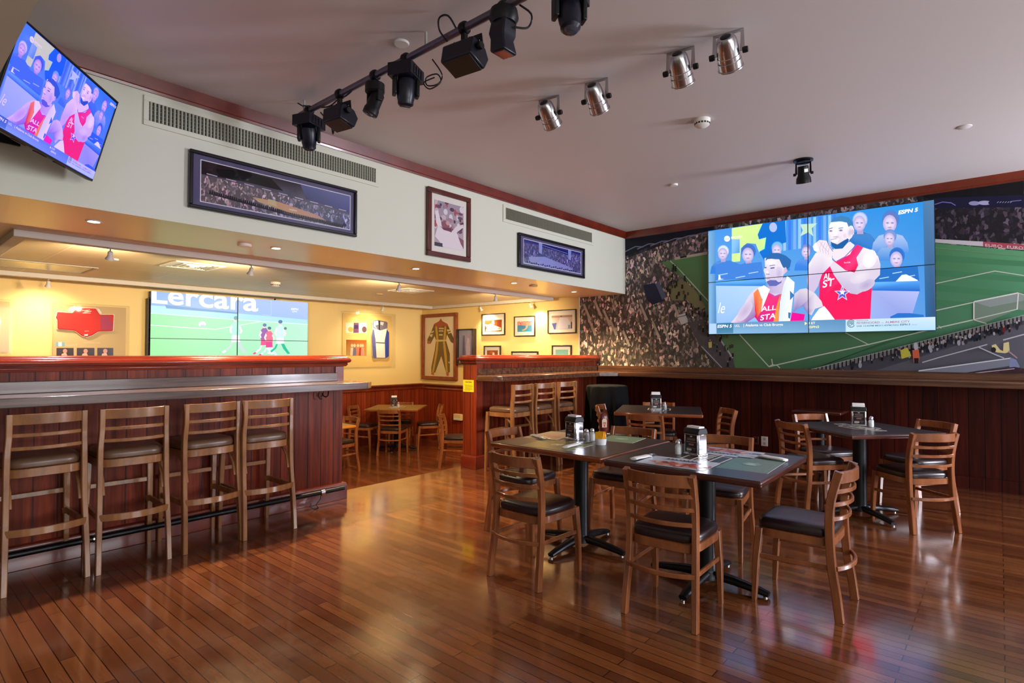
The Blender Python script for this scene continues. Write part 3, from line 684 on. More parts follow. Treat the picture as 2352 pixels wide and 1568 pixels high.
    P([(2003, 648), (2112, 645), (2113, 669), (2003, 667)], [(110, 190, 250), (80, 160, 240), (20, 100, 200), (30, 110, 210)]); P([(2003, 667), (2112, 669), (2092, 733), (1999, 737)], [(160, 172, 232), (176, 186, 240), (140, 156, 224), (150, 176, 236)])
    P([(2045, 727), (2062, 719), (2090, 719), (2122, 723), (2122, 730), (2045, 733)], (30, 110, 200))
    # clapping player
    P(c4([(250, 300), (300, 100), (420, 20), (560, -20), (700, -90), (850, -220), (900, -290), (1010, -240), (910, -80), (920, 70), (1200, 190), (1160, 450), (1130, 1010), (520, 1030), (240, 700)]), [(255, 30, 110)]*7+[(255, 60, 130)]*2+[(255, 20, 90)]*6)
    P(c2([(480, 860), (780, 720), (860, 780), (780, 940), (540, 1070), (470, 1000)]), sk)
    p.line(c2([(540, 1065), (690, 985), (820, 850), (880, 780)]), 1.8, (130, 90, 190))
    P(c2([(1010, 820), (1160, 870), (1270, 980), (1310, 1120), (1300, 1300), (1180, 1420), (1060, 1560), (900, 1640), (780, 1620), (640, 1500), (500, 1300), (430, 1150), (470, 1040), (700, 1220), (860, 1260), (920, 1130), (890, 1000)]), [(244, 236, 240)]*3+[(216, 204, 226)]*4+[(196, 184, 216)]*3+[(226, 214, 230)]*7)
    P(c2([(60, 1110), (180, 920), (300, 880), (460, 980), (480, 1080), (420, 1160), (290, 1290), (220, 1500), (130, 1640), (60, 1640), (30, 1400)]), [(240, 232, 240)]*5+[(206, 190, 222)]*6)
    P(c2([(140, 780), (250, 690), (330, 700), (380, 710), (440, 800), (490, 890), (460, 1000), (300, 960), (210, 900), (150, 860)]), sk); P(c2([(130, 800), (180, 740), (240, 860), (210, 910), (150, 870)]), (250, 244, 246)); p.line(c2([(380, 710), (420, 800), (480, 890)]), 1.4, (90, 100, 170)); p.line(c2([(250, 720), (320, 820), (400, 900)]), 1, (190, 170, 210))
    P(c2([(400, 560), (420, 440), (450, 375), (720, 380), (800, 480), (850, 500), (850, 590), (790, 640), (760, 720), (640, 850), (510, 850), (440, 740), (410, 650)]), [(250, 242, 248)]*5+[(226, 214, 230)]*8)
    P(c2([(440, 385), (490, 310), (620, 268), (760, 300), (830, 390), (825, 500), (770, 505), (725, 390), (600, 368)]), [(60, 128, 182)]*9)
    P(c2([(440, 720), (470, 735), (560, 770), (690, 690), (760, 630), (755, 720), (650, 840), (520, 850), (465, 800)]), (16, 92, 162))
    P(c2([(458, 692), (590, 672), (560, 730), (475, 735)]), (255, 252, 252)); p.line(c2([(440, 690), (610, 655)]), 1, (120, 120, 170))
    g2 = lambda x, y: c2([(x, y)])[0]
    p.soft(*g2(780, 560), 8, 16, (206, 192, 220), (244, 236, 244), .2, rot=.2); p.soft(*g2(520, 560), 5, 9, (255, 250, 252), (248, 240, 247), .2); p.soft(*g2(600, 430), 18, 8, (255, 250, 252), (248, 240, 247), .2)
    p.soft(*g2(560, 640), 7, 4, (214, 190, 214), (240, 230, 240), .2); p.soft(*g2(690, 620), 7, 9, (226, 206, 224), (240, 230, 240), .2)
    p.ell(*g2(822, 555), 3.2, 6.4, (214, 190, 206)); p.soft(*g2(445, 535), 5, 3, (110, 112, 160), (238, 228, 240), .3); p.soft(*g2(620, 525), 6, 3.2, (110, 112, 160), (238, 228, 240), .3)
    p.soft(*g2(1060, 1480), 22, 12, (182, 170, 208), (206, 194, 220), .2, rot=-.5); p.soft(*g2(1120, 1020), 16, 22, (250, 244, 246), (238, 230, 238), .3, rot=.3); p.soft(*g2(960, 1330), 26, 14, (230, 220, 232), (218, 206, 226), .2, rot=-.4)
    for k in range(4): p.line(c2([(300+46*k, 720+16*k), (250+50*k, 830+22*k), (270+46*k, 900+18*k)]), .9, (196, 176, 206))
    for q in ([(410, 500), (480, 480)], [(580, 490), (660, 480)]): p.line(c2(q), 1.6, (90, 110, 160))
    p.line(c2([(490, 640), (560, 640)]), 1.4, (180, 150, 180))
    def star(cx, cy, r, col, rot=0): P([(cx+(r if k % 2 == 0 else r*.42)*math.sin(rot+math.pi*k/5), cy-(r if k % 2 == 0 else r*.42)*math.cos(rot+math.pi*k/5)) for k in range(10)], col)
    star(1935, 674, 19, (236, 226, 250)); star(1935, 674, 15, (96, 92, 206)); star(1935, 671, 8, (244, 246, 255))
    p.text('AL', 1892, 642, 20, (246, 244, 255), 0, 17, .1, .02, flip=-1, slope=-.12); p.text('ST', 1889, 661, 23, (246, 244, 255), 0, 28, .1, .02, flip=-1, slope=-.22)
    p.text('kia', 1939, 605, 5, (255, 250, 255), 0, 15, flip=-1, slope=-.1)
    # seated player with towel
    P(c3([(510, 1240), (640, 1080), (760, 900), (870, 700), (980, 570), (1090, 510), (1010, 1110), (820, 1235)]), [(232, 214, 232)]*2+[(220, 210, 230)]*4+[(150, 110, 180)]*2)
    P(c3([(990, 1110), (1100, 800), (1250, 600), (1540, 640), (1440, 1215), (1080, 1225)]), [(230, 20, 90), (255, 50, 120), (255, 40, 110), (255, 50, 120), (250, 20, 120), (200, 30, 140)])
    P(c3([(1240, 470), (1610, 320), (1570, 640), (1400, 690), (1270, 620)]), [(170, 150, 206), (214, 200, 226), (206, 190, 222), (220, 208, 230), (186, 168, 212)])
    p.line(c3([(1265, 640), (1390, 705), (1500, 660)]), 1.6, (140, 90, 190))
    P(c3([(970, 640), (1060, 545), (1150, 800), (1115, 1010), (1040, 1140), (1000, 1000)]), [(255, 140, 80)]*4+[(230, 30, 60)]*2)
    P(c3([(1055, 540), (1180, 480), (1300, 560), (1125, 1000), (1150, 760)]), (246, 246, 252))
    P(c3([(1190, -60), (1240, -75), (1480, -70), (1560, 110), (1640, 130), (1645, 200), (1560, 280), (1540, 400), (1420, 480), (1290, 490), (1220, 410), (1205, 280), (1172, 180), (1200, 100)]), [(232, 224, 240)]*4+[(206, 194, 224)]*6+[(226, 216, 236)]*4)
    P(c1([(1195, 1260), (1235, 1120), (1340, 1055), (1480, 1055), (1620, 1110), (1725, 1200), (1700, 1330), (1640, 1385), (1560, 1340), (1485, 1180), (1250, 1175)]), (40, 104, 172))
    P(c3([(1225, 410), (1300, 375), (1440, 380), (1550, 310), (1525, 430), (1420, 495), (1290, 495)]), (96, 104, 180))
    for q in ([(1190, 130), (1230, 125)], [(1310, 140), (1390, 130)]): p.line(c3(q), 2.6, (70, 84, 140))
    g3 = lambda x, y: c3([(x, y)])[0]
    p.soft(*g3(1480, 260), 10, 18, (196, 182, 218), (218, 208, 232), .2); p.soft(*g3(1330, 20), 15, 8, (244, 238, 248), (232, 224, 240), .3); p.soft(*g3(1245, 225), 4, 6, (244, 238, 246), (222, 212, 234), .3); p.ell(*g3(1610, 170), 3, 6, (214, 186, 206)); p.soft(*g3(800, 1000), 12, 26, (196, 178, 214), (214, 200, 224), .2, rot=.6)
    p.line(c3([(1290, 90), (1400, 75)]), 1.4, (80, 96, 150)); p.line(c3([(1220, 255), (1290, 260)]), 1.6, (130, 110, 160)); p.line(c3([(1230, 355), (1300, 345)]), 1.6, (190, 130, 170))
    P(c3([(1640, 290), (1790, 420), (1785, 520), (1700, 1215), (1475, 1220), (1500, 800), (1570, 480)]), [(244, 246, 252)]*4+[(220, 232, 250)]*3)
    P(c3([(1510, 640), (1480, 900), (1475, 1220), (1365, 1220), (1430, 900)]), (255, 150, 60)); P(c3([(1700, 590), (1790, 680), (1700, 780)]), (60, 120, 190)); P(c3([(1665, 1020), (1720, 1030), (1700, 1150), (1665, 1130)]), (60, 120, 190))
    P(c3([(1790, 650), (1900, 560), (2020, 540), (2200, 640), (2330, 800), (2360, 900), (2200, 950), (2130, 1080), (2040, 1030), (1950, 890), (1820, 970), (1760, 1030)]), [(216, 206, 222)]*3+[(226, 214, 228)]*5+[(140, 120, 190)]*4)
    P(c3([(1740, 1020), (2000, 1060), (1970, 1215), (1700, 1220)]), (255, 0, 150)); P(c4([(130, 980), (240, 830), (330, 780), (400, 860), (520, 1020), (100, 1040)]), (244, 244, 254))
    p.text('ALL', 1749, 715, 15, (250, 246, 255), 0, 34, .1, .02, flip=-1, slope=-.12); p.text('STA', 1746, 736, 17, (250, 246, 255), 0, 36, .1, .02, flip=-1, slope=-.16)
    # station graphics
    P([(2120, 463), (2149, 459), (2149, 730), (2126, 731)], [(70, 122, 170), (84, 124, 168), (40, 76, 120), (30, 96, 150)])
    P([(1630, 743), (1945, 733), (1945, 763), (1630, 767)], [(112, 152, 190), (90, 140, 186), (110, 160, 204), (140, 188, 226)])
    P([(1630, 743), (1646, 743), (1646, 766), (1630, 767)], (176, 208, 240)); P([(1647, 743), (1685, 741.5), (1685, 765), (1647, 766)], [(40, 110, 156), (40, 110, 156), (80, 140, 176), (80, 140, 176)])
    wt = (250, 252, 255)
    p.text('ESPN 5', 1648, 752.5, 9.5, wt, 0, 34, .15, .03, flip=-1, slope=-.02); p.text('UCL', 1688, 750.5, 7, wt, 0, 12, 0, .01, flip=-1, slope=-.03)
    p.text('| Atalanta vs Club Brugge', 1708, 749.5, 8, wt, 0, 91, 0, .015, flip=-1, slope=-.02)
    P([(1849, 739), (1855, 742.5), (1849, 746.5)], (246, 250, 180)); p.text('3 ET', 1857, 744.5, 7, (246, 250, 214), 0, 16, 0, .02, flip=-1, slope=-.03); p.text('ESPN2', 1857, 753.5, 7, (244, 250, 170), 0, 25, .1, .02, flip=-1, slope=-.03)
    P([(1943, 734), (2149, 727.5), (2149, 757.5), (1943, 762)], [(196, 220, 236), (206, 226, 246), (176, 216, 244), (196, 226, 240)])
    dk = (60, 110, 130)
    for k in range(3):
        r = 8.6-2.8*k; p.line([(1955.5+r*math.cos(a), 742.8+r*math.sin(a)) for a in (k*1.2+.5+5.2*j/14 for j in range(15))], 1.5, dk)
    p.line([(1952, 742.8), (1959, 742.8)], 1.4, dk)
    p.text('EREDIVISIE', 1968, 737.2, 3.4, (120, 130, 150), 0, 27, flip=-1, slope=-.025); p.text('FEYERNOORD', 1968, 744, 6.4, (170, 96, 124), 0, 53, 0, .01, flip=-1, slope=-.03); p.text('vs', 2025, 742.4, 5, (150, 170, 180), 0, 5, flip=-1); p.text('ALMERE CITY', 2034, 742, 6.4, (170, 96, 124), 0, 56, 0, .01, flip=-1, slope=-.03)
    p.text('SAB 12:45PM MEX/1:45PM PAN', 1968, 750.6, 5, (90, 130, 160), 0, 96, 0, .015, flip=-1, slope=-.028); p.text('ESPN 5', 2067, 747.4, 5.6, (40, 96, 130), 0, 24, .15, .02, flip=-1, slope=-.03); p.text('disney+', 2095, 746.5, 3.6, (120, 150, 170), 0, 13, 0, flip=-1, slope=-.02)
    p.text('ESPN 5', 2063, 493, 12, wt, 0, 46, .15, .04, flip=-1, slope=-.16)
    p.ell(1671, 548.5, 6.8, 6.8, (246, 252, 240)); p.text('tnt', 1666.5, 551, 6, (130, 170, 160), 0, 9, flip=-1, slope=-.1); p.text('SPORTS', 1680, 548.5, 6.4, (246, 252, 246), 0, 26, 0, .03, flip=-1, slope=-.12)
# ---- 2x2 video wall on the mural
def onwall(q):
    a = at(q[0], q[1], 0, XS); return (SY0-a.y, a.z-SZ0)
t = thing('display_screen', 'big four-panel video wall showing two basketball players, hung on the stadium mural', 'screen', (XM-.01, (SY0+SY1)/2, SZ0))
p = Pic(.00006); p.clip = (0, 0, SW, SH); broadcast(p, onwall)
o = p.build('screen_picture', m_scr, (XS-.002, SY0, SZ0), UX_X, UZ, t); o.location = -Vector(t.location)
for i in (0, 1):
    for j in (0, 1):
        o = M().box(XS+.0, SY0-SW/2*(i+1), SZ0+SH/2*j, XM-.012, SY0-SW/2*i, SZ0+SH/2*(j+1)).build('display_panel', m_blkp, t); o.location = -Vector(t.location)
b = M().box(XS-.018, SY0-SW/2-.0035, SZ0, XS-.001, SY0-SW/2+.0035, SZ1).box(XS-.018, SY1, SZ0+SH/2-.0035, XS-.001, SY0, SZ0+SH/2+.0035)
o = b.build('panel_seam', m_blk, t); o.location = -Vector(t.location)
# ---- corner television: same broadcast, bluer picture
TVW, TVH = .886, .511
tvc = Vector((.69, 3.73, 2.652)); az, tilt = R(-38.13), R(15.3)
n_ = Vector((math.cos(az)*math.cos(tilt), math.sin(az)*math.cos(tilt), -math.sin(tilt))); ru = Vector((0, 0, 1)).cross(n_).normalized(); uu = n_.cross(ru)
t = thing('corner_television', 'flat television tilted down in the upper corner under the brown ceiling', 'television', (.60, 3.90, 2.64))
L = Matrix.Translation(-Vector(t.location))
fr = Matrix((( ru.x, uu.x, n_.x, tvc.x), (ru.y, uu.y, n_.y, tvc.y), (ru.z, uu.z, n_.z, tvc.z), (0, 0, 0, 1)))
def blue(c): return (min(255, c[0]*.9), max(0, c[1]*.82-10), min(255, c[2]*1.05+34))
def ontv(q):
    a = at(q[0], q[1], 0, XS); u, v = (SY0-a.y)/SW, (a.z-SZ0)/SH
    u = (u-.03)/.925; return ((u-.5)*(TVW-.02), (v-.5)*(TVH-.022))
p = Pic(.00004, blue); p.clip = (-TVW/2+.01, -TVH/2+.013, TVW/2-.01, TVH/2-.009); broadcast(p, ontv)
tvl = -Vector(t.location)
o = p.build('screen_picture', m_scr, tvc+n_*.002, ru, uu, t); o.location = tvl
b = M(); b.x = fr; b.box(-TVW/2, -TVH/2, -.03, TVW/2, TVH/2, -.004)
for q in ((-TVW/2, -TVH/2, TVW/2, -TVH/2+.012), (-TVW/2, TVH/2-.008, TVW/2, TVH/2), (-TVW/2, -TVH/2, -TVW/2+.009, TVH/2), (TVW/2-.009, -TVH/2, TVW/2, TVH/2)): b.box(q[0], q[1], -.004, q[2], q[3], .006)
o = b.build('housing', m_blkp, t, bev=.002); o.location = tvl
b = M(); b.x = fr; b.box(-.3, -TVH/2+.03, -.06, .3, .1, -.03)
for k in range(3): b.box(-.24+.17*k, -TVH/2-.004, -.026, -.14+.17*k, -TVH/2+.001, -.012)
o = b.build('rear_cover', m_blkp, t, bev=.006); o.location = tvl
bk = tvc - n_*.06
b = M().tube([tuple(bk), tuple(bk+Vector((-.12, .06, .02))), (.50, 4.14, 2.68), (.50, 4.25, 2.68)], .02, 8).box(.40, 4.235, 2.56, .60, 4.254, 2.80)
o = b.build('wall_arm', m_blk, t, smooth=40); o.location = tvl
# ---- football screen in the back room
YV = 8.80
t = thing('display_screen', 'four-panel screen showing a football match on the yellow back wall', 'screen', (3.81, YB-.04, .95))
a, b_ = at(347, 668, 1, YV), at(706, 813, 1, YV); u0, u1, v1 = a.x, b_.x, a.z; v0 = v1-(u1-u0)*9/16
def c5(q): return [(340+x/6.1895, 640+y/6.1895) for x, y in q]
p = Pic(.0001); p.map = plane_y(YV); p.clip = (u0, v0, u1, v1)
p.poly(c5([(0, 100), (2352, 260), (2352, 1800), (0, 1800)]), [(150, 226, 170), (200, 236, 226), (170, 236, 196), (140, 224, 130)])
p.poly(c5([(0, 100), (2352, 260), (2352, 590), (0, 375)]), [(140, 176, 226), (190, 204, 246), (170, 196, 240), (140, 180, 226)])
p.poly(c5([(0, 375), (240, 390), (1000, 470), (2352, 590), (2352, 650), (0, 480)]), (176, 226, 232)); p.poly(c5([(240, 370), (1280, 480), (1280, 500), (260, 420)]), (110, 156, 206))
p.text('Lercara', 344, 694, 62, (252, 252, 255), 0, 249, 0, .02, slope=.082, flip=-1)
p.line(c5([(1750, 300), (1750, 520), (1620, 510)]), 1, (196, 214, 240)); p.line(c5([(0, 485), (1240, 580), (2352, 655)]), 1.6, (226, 250, 240)); p.line(c5([(0, 655), (620, 700), (960, 718), (1600, 610)]), 1.8, (226, 252, 232))
p.ell(464.5, 744.5, 8.4, 6.6, (252, 252, 250)); p.ell(466, 748.5, 7, 3, (180, 206, 206))
p.text('ESPN', 668, 711.5, 6.4, (250, 252, 255), 0, 17, .1, .03, slope=.05, flip=-1); p.text('LIVE', 671, 716.5, 4.4, (240, 246, 255), 0, 11, 0, .03, slope=.05, flip=-1)
def runner(x, y, s, shirt, shorts, legs, hair):
    q = lambda pts: [(x+a*s, y+b*s) for a, b in pts]
    p.poly(q([(-6, 14), (-2, 14), (-8, 28), (-17, 36), (-20, 33), (-11, 26)]), legs); p.poly(q([(0, 14), (6, 14), (12, 26), (20, 38), (15, 39), (6, 28)]), legs)
    p.poly(q([(-20, 33), (-17, 36), (-22, 39), (-26, 37)]), shorts); p.poly(q([(-7, 4), (7, 4), (8, 18), (-8, 19)]), shorts); p.poly(q([(-8, -14), (-3, -19), (4, -19), (9, -12), (8, 6), (-8, 6)]), shirt)
    p.poly(q([(-8, -14), (-12, -4), (-9, 3), (-6, 2), (-8, -4), (-5, -9)]), (240, 226, 226)); p.poly(q([(8, -13), (13, -2), (10, 4), (8, 2), (9, -3), (6, -8)]), (240, 226, 226)); p.ell(x-.5*s, y-23*s, 3.6*s, 4.6*s, (236, 214, 206)); p.ell(x+.6*s, y-25.5*s, 4.2*s, 3.6*s, hair)
runner(541, 762, 1.25, (176, 240, 220), (240, 252, 248), (200, 214, 214), (110, 170, 180)); runner(607, 773, 1.05, (150, 96, 170), (236, 80, 140), (236, 250, 250), (90, 130, 170)); runner(618, 779, 1.0, (250, 110, 140), (226, 60, 140), (214, 240, 240), (70, 120, 130)); runner(643, 768, 1.15, (206, 246, 240), (240, 252, 252), (20, 190, 150), (80, 130, 170)); p.ell(655, 754, 3.4, 3.2, (80, 140, 130))
o = p.build('screen_picture', m_scr, (0, YV, 0), UX_Y, UZ, t); o.location = -Vector(t.location)
for i in (0, 1):
    for j in (0, 1):
        o = M().box(u0+(u1-u0)/2*i, YV+.001, v0+(v1-v0)/2*j, u0+(u1-u0)/2*(i+1), YB-.035, v0+(v1-v0)/2*(j+1)).build('display_panel', m_blkp, t); o.location = -Vector(t.location)
um = at(545, 750, 1, YV).x; vm = at(530, 780, 1, YV).z
o = M().box(um-.004, YV-.016, v0, um+.004, YV-.0005, v1).box(u0, YV-.016, vm-.004, u1, YV-.0005, vm+.004).build('panel_seam', m_blk, t); o.location = -Vector(t.location)
b = M()
for z in (2.12, 1.72, 1.52): b.lathe([(.016, 0), (.016, .03)], 10, (u0-.012, YV+.05, z), 'X')
b.box(u0-.03, YV+.02, v0+.1, u0-.018, YB-.02, v1-.1).cbox((u0+(u1-u0)*.76, YV+.03, v1+.012), (.02, .02, .03), ry=.5)
o = b.build('mounting_rail', m_blk, t); o.location = -Vector(t.location)
# ------------------------------------------------------------------ framed pictures, grilles, display cases
m_fblk = mat('black_frame', (24, 18, 26), .3); m_fbrn = wood('brown_frame', (72, 30, 24), (96, 42, 30), .3, .2, (6, 6, 6)); m_fred = wood('redwood_frame', (120, 52, 20), (150, 72, 30), .3, .2, (6, 6, 6))
m_fdk = mat('thin_dark_frame', (44, 30, 20), .35)
m_matp = mat('purple_mount', (98, 92, 126), .8, spec=.2); m_matw = mat('white_mount', (236, 230, 220), .8, spec=.2)
def pane(name, k):
    m = bpy.data.materials.new(name); m.use_nodes = True; n = m.node_tree.nodes; l = m.node_tree.links; n.clear()
    o = n.new('ShaderNodeOutputMaterial'); mx = n.new('ShaderNodeMixShader'); tr = n.new('ShaderNodeBsdfTransparent'); gl = n.new('ShaderNodeBsdfGlossy'); fr = n.new('ShaderNodeLayerWeight'); fr.inputs[0].default_value = .5; pw = n.new('ShaderNodeMath'); pw.operation = 'POWER'; pw.inputs[1].default_value = 4; mu = n.new('ShaderNodeMath')
    mu.operation = 'MULTIPLY_ADD'; mu.inputs[1].default_value = .5*k; mu.inputs[2].default_value = .03*k; gl.inputs['Roughness'].default_value = .03; tr.inputs[0].default_value = (.97, .97, .97, 1)
    l.new(fr.outputs['Facing'], pw.inputs[0]); l.new(pw.outputs[0], mu.inputs[0]); l.new(mu.outputs[0], mx.inputs[0]); l.new(tr.outputs[0], mx.inputs[1]); l.new(gl.outputs[0], mx.inputs[2]); l.new(mx.outputs[0], o.inputs[0]); return m
m_glass = pane('picture_glass', .6); m_acr = pane('clear_acrylic', .3)
def framed(name, label, cat, face, u0, v0, u1, v1, border, mf, mm, draw, depth=.03, inner=None, group=None, glass=True):
    """face: 'S' bulkhead face (y=YS, looks -Y), 'B' back wall, 'R' side wall (x=XM, u runs along -Y)"""
    if face == 'R': O, ux = Vector((XM-.03 if v0 < .6 else XM, 0, 0)), Vector(UX_X)
    else: O, ux = Vector((0, YS if face == 'S' else YB, 0)), Vector(UX_Y)
    nz = ux.cross(Vector(UZ)); T = Matrix(((ux.x, 0, nz.x, O.x), (ux.y, 0, nz.y, O.y), (ux.z, 1, nz.z, O.z), (0, 0, 0, 1)))
    t = thing(name, label, cat, O + ux*((u0+u1)/2) + Vector((0, 0, v0)) + nz*.01, 0, group); L = -Vector(t.location)
    def put(o): o.location = L; return o
    b = M(); b.x = T
    for q in ((u0, v0, u1, v0+border), (u0, v1-border, u1, v1), (u0, v0+border, u0+border, v1-border), (u1-border, v0+border, u1, v1-border)):
        b.box(q[0], q[1], .001, q[2], q[3], depth)
    put(b.build('frame', mf, t, bev=min(.006, border*.3)))
    b = M(); b.x = T; b.box(u0+border*.5, v0+border*.5, .002, u1-border*.5, v1-border*.5, depth*.45); put(b.build('mount', mm, t))
    if draw:
        p = Pic(.00006); ia = inner or (u0+border, v0+border, u1-border, v1-border); p.clip = ia
        draw(p, *ia); put(p.build('picture', m_photo, O+nz*(depth*.45+.0006), ux, UZ, t))
    if glass:
        b = M(); b.x = T; b.box(u0+border*.6, v0+border*.6, depth*.72, u1-border*.6, v1-border*.6, depth*.72+.002); put(b.build('glazing', m_glass, t))
    return t, T, L
def arena(p, a, b, c, d):
    w, h = c-a, d-b; X = lambda u: a+u*w; Y = lambda v: b+v*h
    p.rect(a, b, c, d, (236, 232, 240)); e = .006; a, b, c, d = a+e, b+e, c-e, d-e; w, h = c-a, d-b; X = lambda u: a+u*w; Y = lambda v: b+v*h
    p.clip = (a, b, c, d)
    p.rect(a, b, c, d, ((130, 124, 150), (46, 36, 50)))
    p.poly([(X(0), Y(.98)), (X(.35), Y(1)), (X(.3), Y(.72)), (X(0), Y(.66))], (44, 28, 34)); p.poly([(X(.08), Y(.86)), (X(.22), Y(.98)), (X(.42), Y(.96)), (X(.5), Y(.7)), (X(.1), Y(.72))], (16, 14, 18))
    p.poly([(X(.62), Y(1)), (X(1), Y(1)), (X(1), Y(.5)), (X(.66), Y(.62))], [(90, 96, 150), (110, 116, 170), (80, 86, 150), (60, 62, 110)])
    p.poly([(X(0), Y(.66)), (X(.45), Y(.60)), (X(.7), Y(.52)), (X(1), Y(.44)), (X(1), Y(0)), (X(0), Y(0))], [(214, 190, 200), (206, 190, 204), (190, 190, 220), (176, 184, 236), (170, 178, 236), (196, 170, 180)], .82)
    p.poly([(X(.3), Y(.36)), (X(.46), Y(.38)), (X(.74), Y(.24)), (X(.82), Y(.12)), (X(.62), Y(.10)), (X(.52), Y(.16)), (X(.34), Y(.26))], [(206, 172, 120), (214, 160, 130), (200, 150, 130), (190, 150, 140), (200, 150, 120), (206, 160, 120), (206, 176, 130)])
    p.poly([(X(.40), Y(.40)), (X(.45), Y(.39)), (X(.46), Y(.24)), (X(.40), Y(.27))], (206, 190, 150))
    p.ell(X(.57), Y(.235), w*.03, h*.025, (228, 200, 170))
    for u in range(9): p.line([(X(.03+.11*u), Y(.70-.02*u)), (X(.09+.11*u), Y(.69-.02*u))], h*.022, (200, 196, 214))
    for k in range(70):
        u = .05+.9*k/70; v = .30-.62*(u-.02)*.5 if u < .5 else .14-.1*(u-.5); p.poly([(X(u-.006), Y(v-.08)), (X(u-.003), Y(v+.02)), (X(u+.004), Y(v+.01)), (X(u+.008), Y(v-.09))], (26, 22, 40))
    p.ell(X(.955), Y(.10), w*.014, h*.06, (34, 34, 70))
def stadium2(p, a, b, c, d):
    w, h = c-a, d-b; X = lambda u: a+u*w; Y = lambda v: b+v*h
    p.rect(a, b, c, d, (236, 236, 246)); e = .007; p.clip = (a+e, b+e, c-e, d-e)
    p.rect(a, b, c, d, ((120, 126, 196), (34, 34, 130)))
    p.rect(a, Y(.05), c, Y(.86), (150, 146, 230), .8)
    p.poly([(X(.24), Y(1)), (X(.8), Y(.86)), (X(.8), Y(.72)), (X(.55), Y(.8)), (X(.24), Y(.84))], (20, 20, 110)); p.line([(X(.3), Y(.9)), (X(.74), Y(.8))], h*.03, (126, 130, 200))
    for u in (.27, .78): p.poly([(X(u-.03), Y(1)), (X(u+.03), Y(1)), (X(u+.022), Y(.52)), (X(u-.022), Y(.56))], (150, 160, 226))
    p.poly([(X(.08), Y(.30)), (X(.34), Y(.44)), (X(.75), Y(.24)), (X(.88), Y(.1)), (X(.5), Y(.06)), (X(.1), Y(.1))], (150, 150, 214))
    for k in range(24): p.ell(X(.06+.036*k), Y(.08+.03*math.sin(k*2.1)), w*.012, h*.03, (46, 44, 96), 8)
def catcher(p, a, b, c, d):
    w, h = c-a, d-b; X = lambda u: a+u*w; Y = lambda v: b+v*h
    p.rect(a, b, c, d, ((200, 176, 186), (170, 156, 172)))
    r = random.Random(9)
    for _ in range(60): p.ell(a+w*r.random(), b+h*r.uniform(.35, 1), w*r.uniform(.03, .1), h*r.uniform(.03, .08), r.choice([(230, 224, 232), (120, 86, 104), (176, 140, 156), (210, 190, 200), (96, 70, 90), (190, 90, 100)]), 10)
    p.poly([(X(.0), Y(.2)), (X(.1), Y(.45)), (X(.25), Y(.42)), (X(.55), Y(.36)), (X(.75), Y(.38)), (X(.9), Y(.2)), (X(1), Y(0)), (X(.3), Y(0)), (X(.1), Y(.14))], (238, 226, 232))
    p.poly([(X(.55), Y(.36)), (X(.72), Y(.52)), (X(.98), Y(.6)), (X(1), Y(.54)), (X(.8), Y(.42)), (X(.7), Y(.34))], (236, 224, 230)); p.poly([(X(.05), Y(.5)), (X(.0), Y(.75)), (X(.1), Y(.78)), (X(.2), Y(.56)), (X(.24), Y(.44)), (X(.1), Y(.44))], (240, 230, 236))
    p.ell(X(.36), Y(.5), w*.14, h*.09, (150, 96, 110)); p.poly([(X(.22), Y(.42)), (X(.55), Y(.46)), (X(.58), Y(.37)), (X(.3), Y(.38))], (120, 70, 90)); p.ell(X(.44), Y(.55), w*.07, h*.05, (214, 170, 166))
    p.rect(a, b, X(.26), Y(.08), (70, 66, 84)); p.poly([(X(.8), Y(.3)), (X(1), Y(.24)), (X(1), Y(.05)), (X(.9), Y(.14))], (150, 96, 110))
framed('framed_photo', 'wide framed panorama of an indoor basketball arena in a purple mount', 'picture', 'S', 1.488, 2.384, 2.831, 2.79, .024, m_fblk, m_matp, arena, .04, (1.562, 2.437, 2.775, 2.737))
framed('framed_photo', 'tall brown framed photo of a baseball catcher looking up, on the bulkhead', 'picture', 'S', 3.635, 2.336, 4.228, 3.015, .05, m_fbrn, m_matw, catcher, .04, (3.735, 2.445, 4.135, 2.905))
framed('framed_photo', 'wide framed blue stadium panorama on the bulkhead nearest the mural', 'picture', 'S', 5.024, 2.384, 6.399, 2.787, .03, m_fblk, m_matp, stadium2, .04, (5.12, 2.438, 6.33, 2.732))
# air grilles
def grille(label, u0, v0, u1, v1, iu0, iv0, iu1, iv1, pitch, mslat):
    t = thing('air_grille', label, 'vent', ((u0+u1)/2, YS, v0), 0, 'bulkhead air grilles'); L = -Vector(t.location)
    b = M(); y0 = YS-.012
    for q in ((u0, v0, u1, iv0), (u0, iv1, u1, v1), (u0, iv0, iu0, iv1), (iu1, iv0, u1, iv1)): b.box(q[0], y0, q[1], q[2], YS-.0005, q[3])
    o = b.build('flange', m_wall, t, bev=.002); o.location = L
    o = M().box(iu0, YS-.003, iv0, iu1, YS-.0006, iv1).build('dark_backing', m_blkp, t); o.location = L
    b = M(); n = int((iu1-iu0)/pitch)
    for k in range(n): b.cbox((iu0+pitch*(k+.5), YS-.0085, (iv0+iv1)/2), (pitch*.5, .010, iv1-iv0), rz=.5)
    for k in range(1, 5): b.box(iu0, YS-.0042, iv0+(iv1-iv0)*k/5-.001, iu1, YS-.0034, iv0+(iv1-iv0)*k/5+.001)
    o = b.build('louvre', mslat, t); o.location = L
grille('long louvred air grille above the basketball arena panorama', 1.213, 2.879, 3.073, 3.076, 1.244, 2.913, 3.038, 3.04, .0235, mat('pale_louvre', (176, 178, 160), .5))
grille('long louvred air grille above the blue stadium panorama', 4.771, 2.87, 6.65, 3.068, 4.812, 2.907, 6.609, 3.037, .021, mat('darker_louvre', (140, 140, 124), .5))  # louvres in a darker grey than those of the first grille
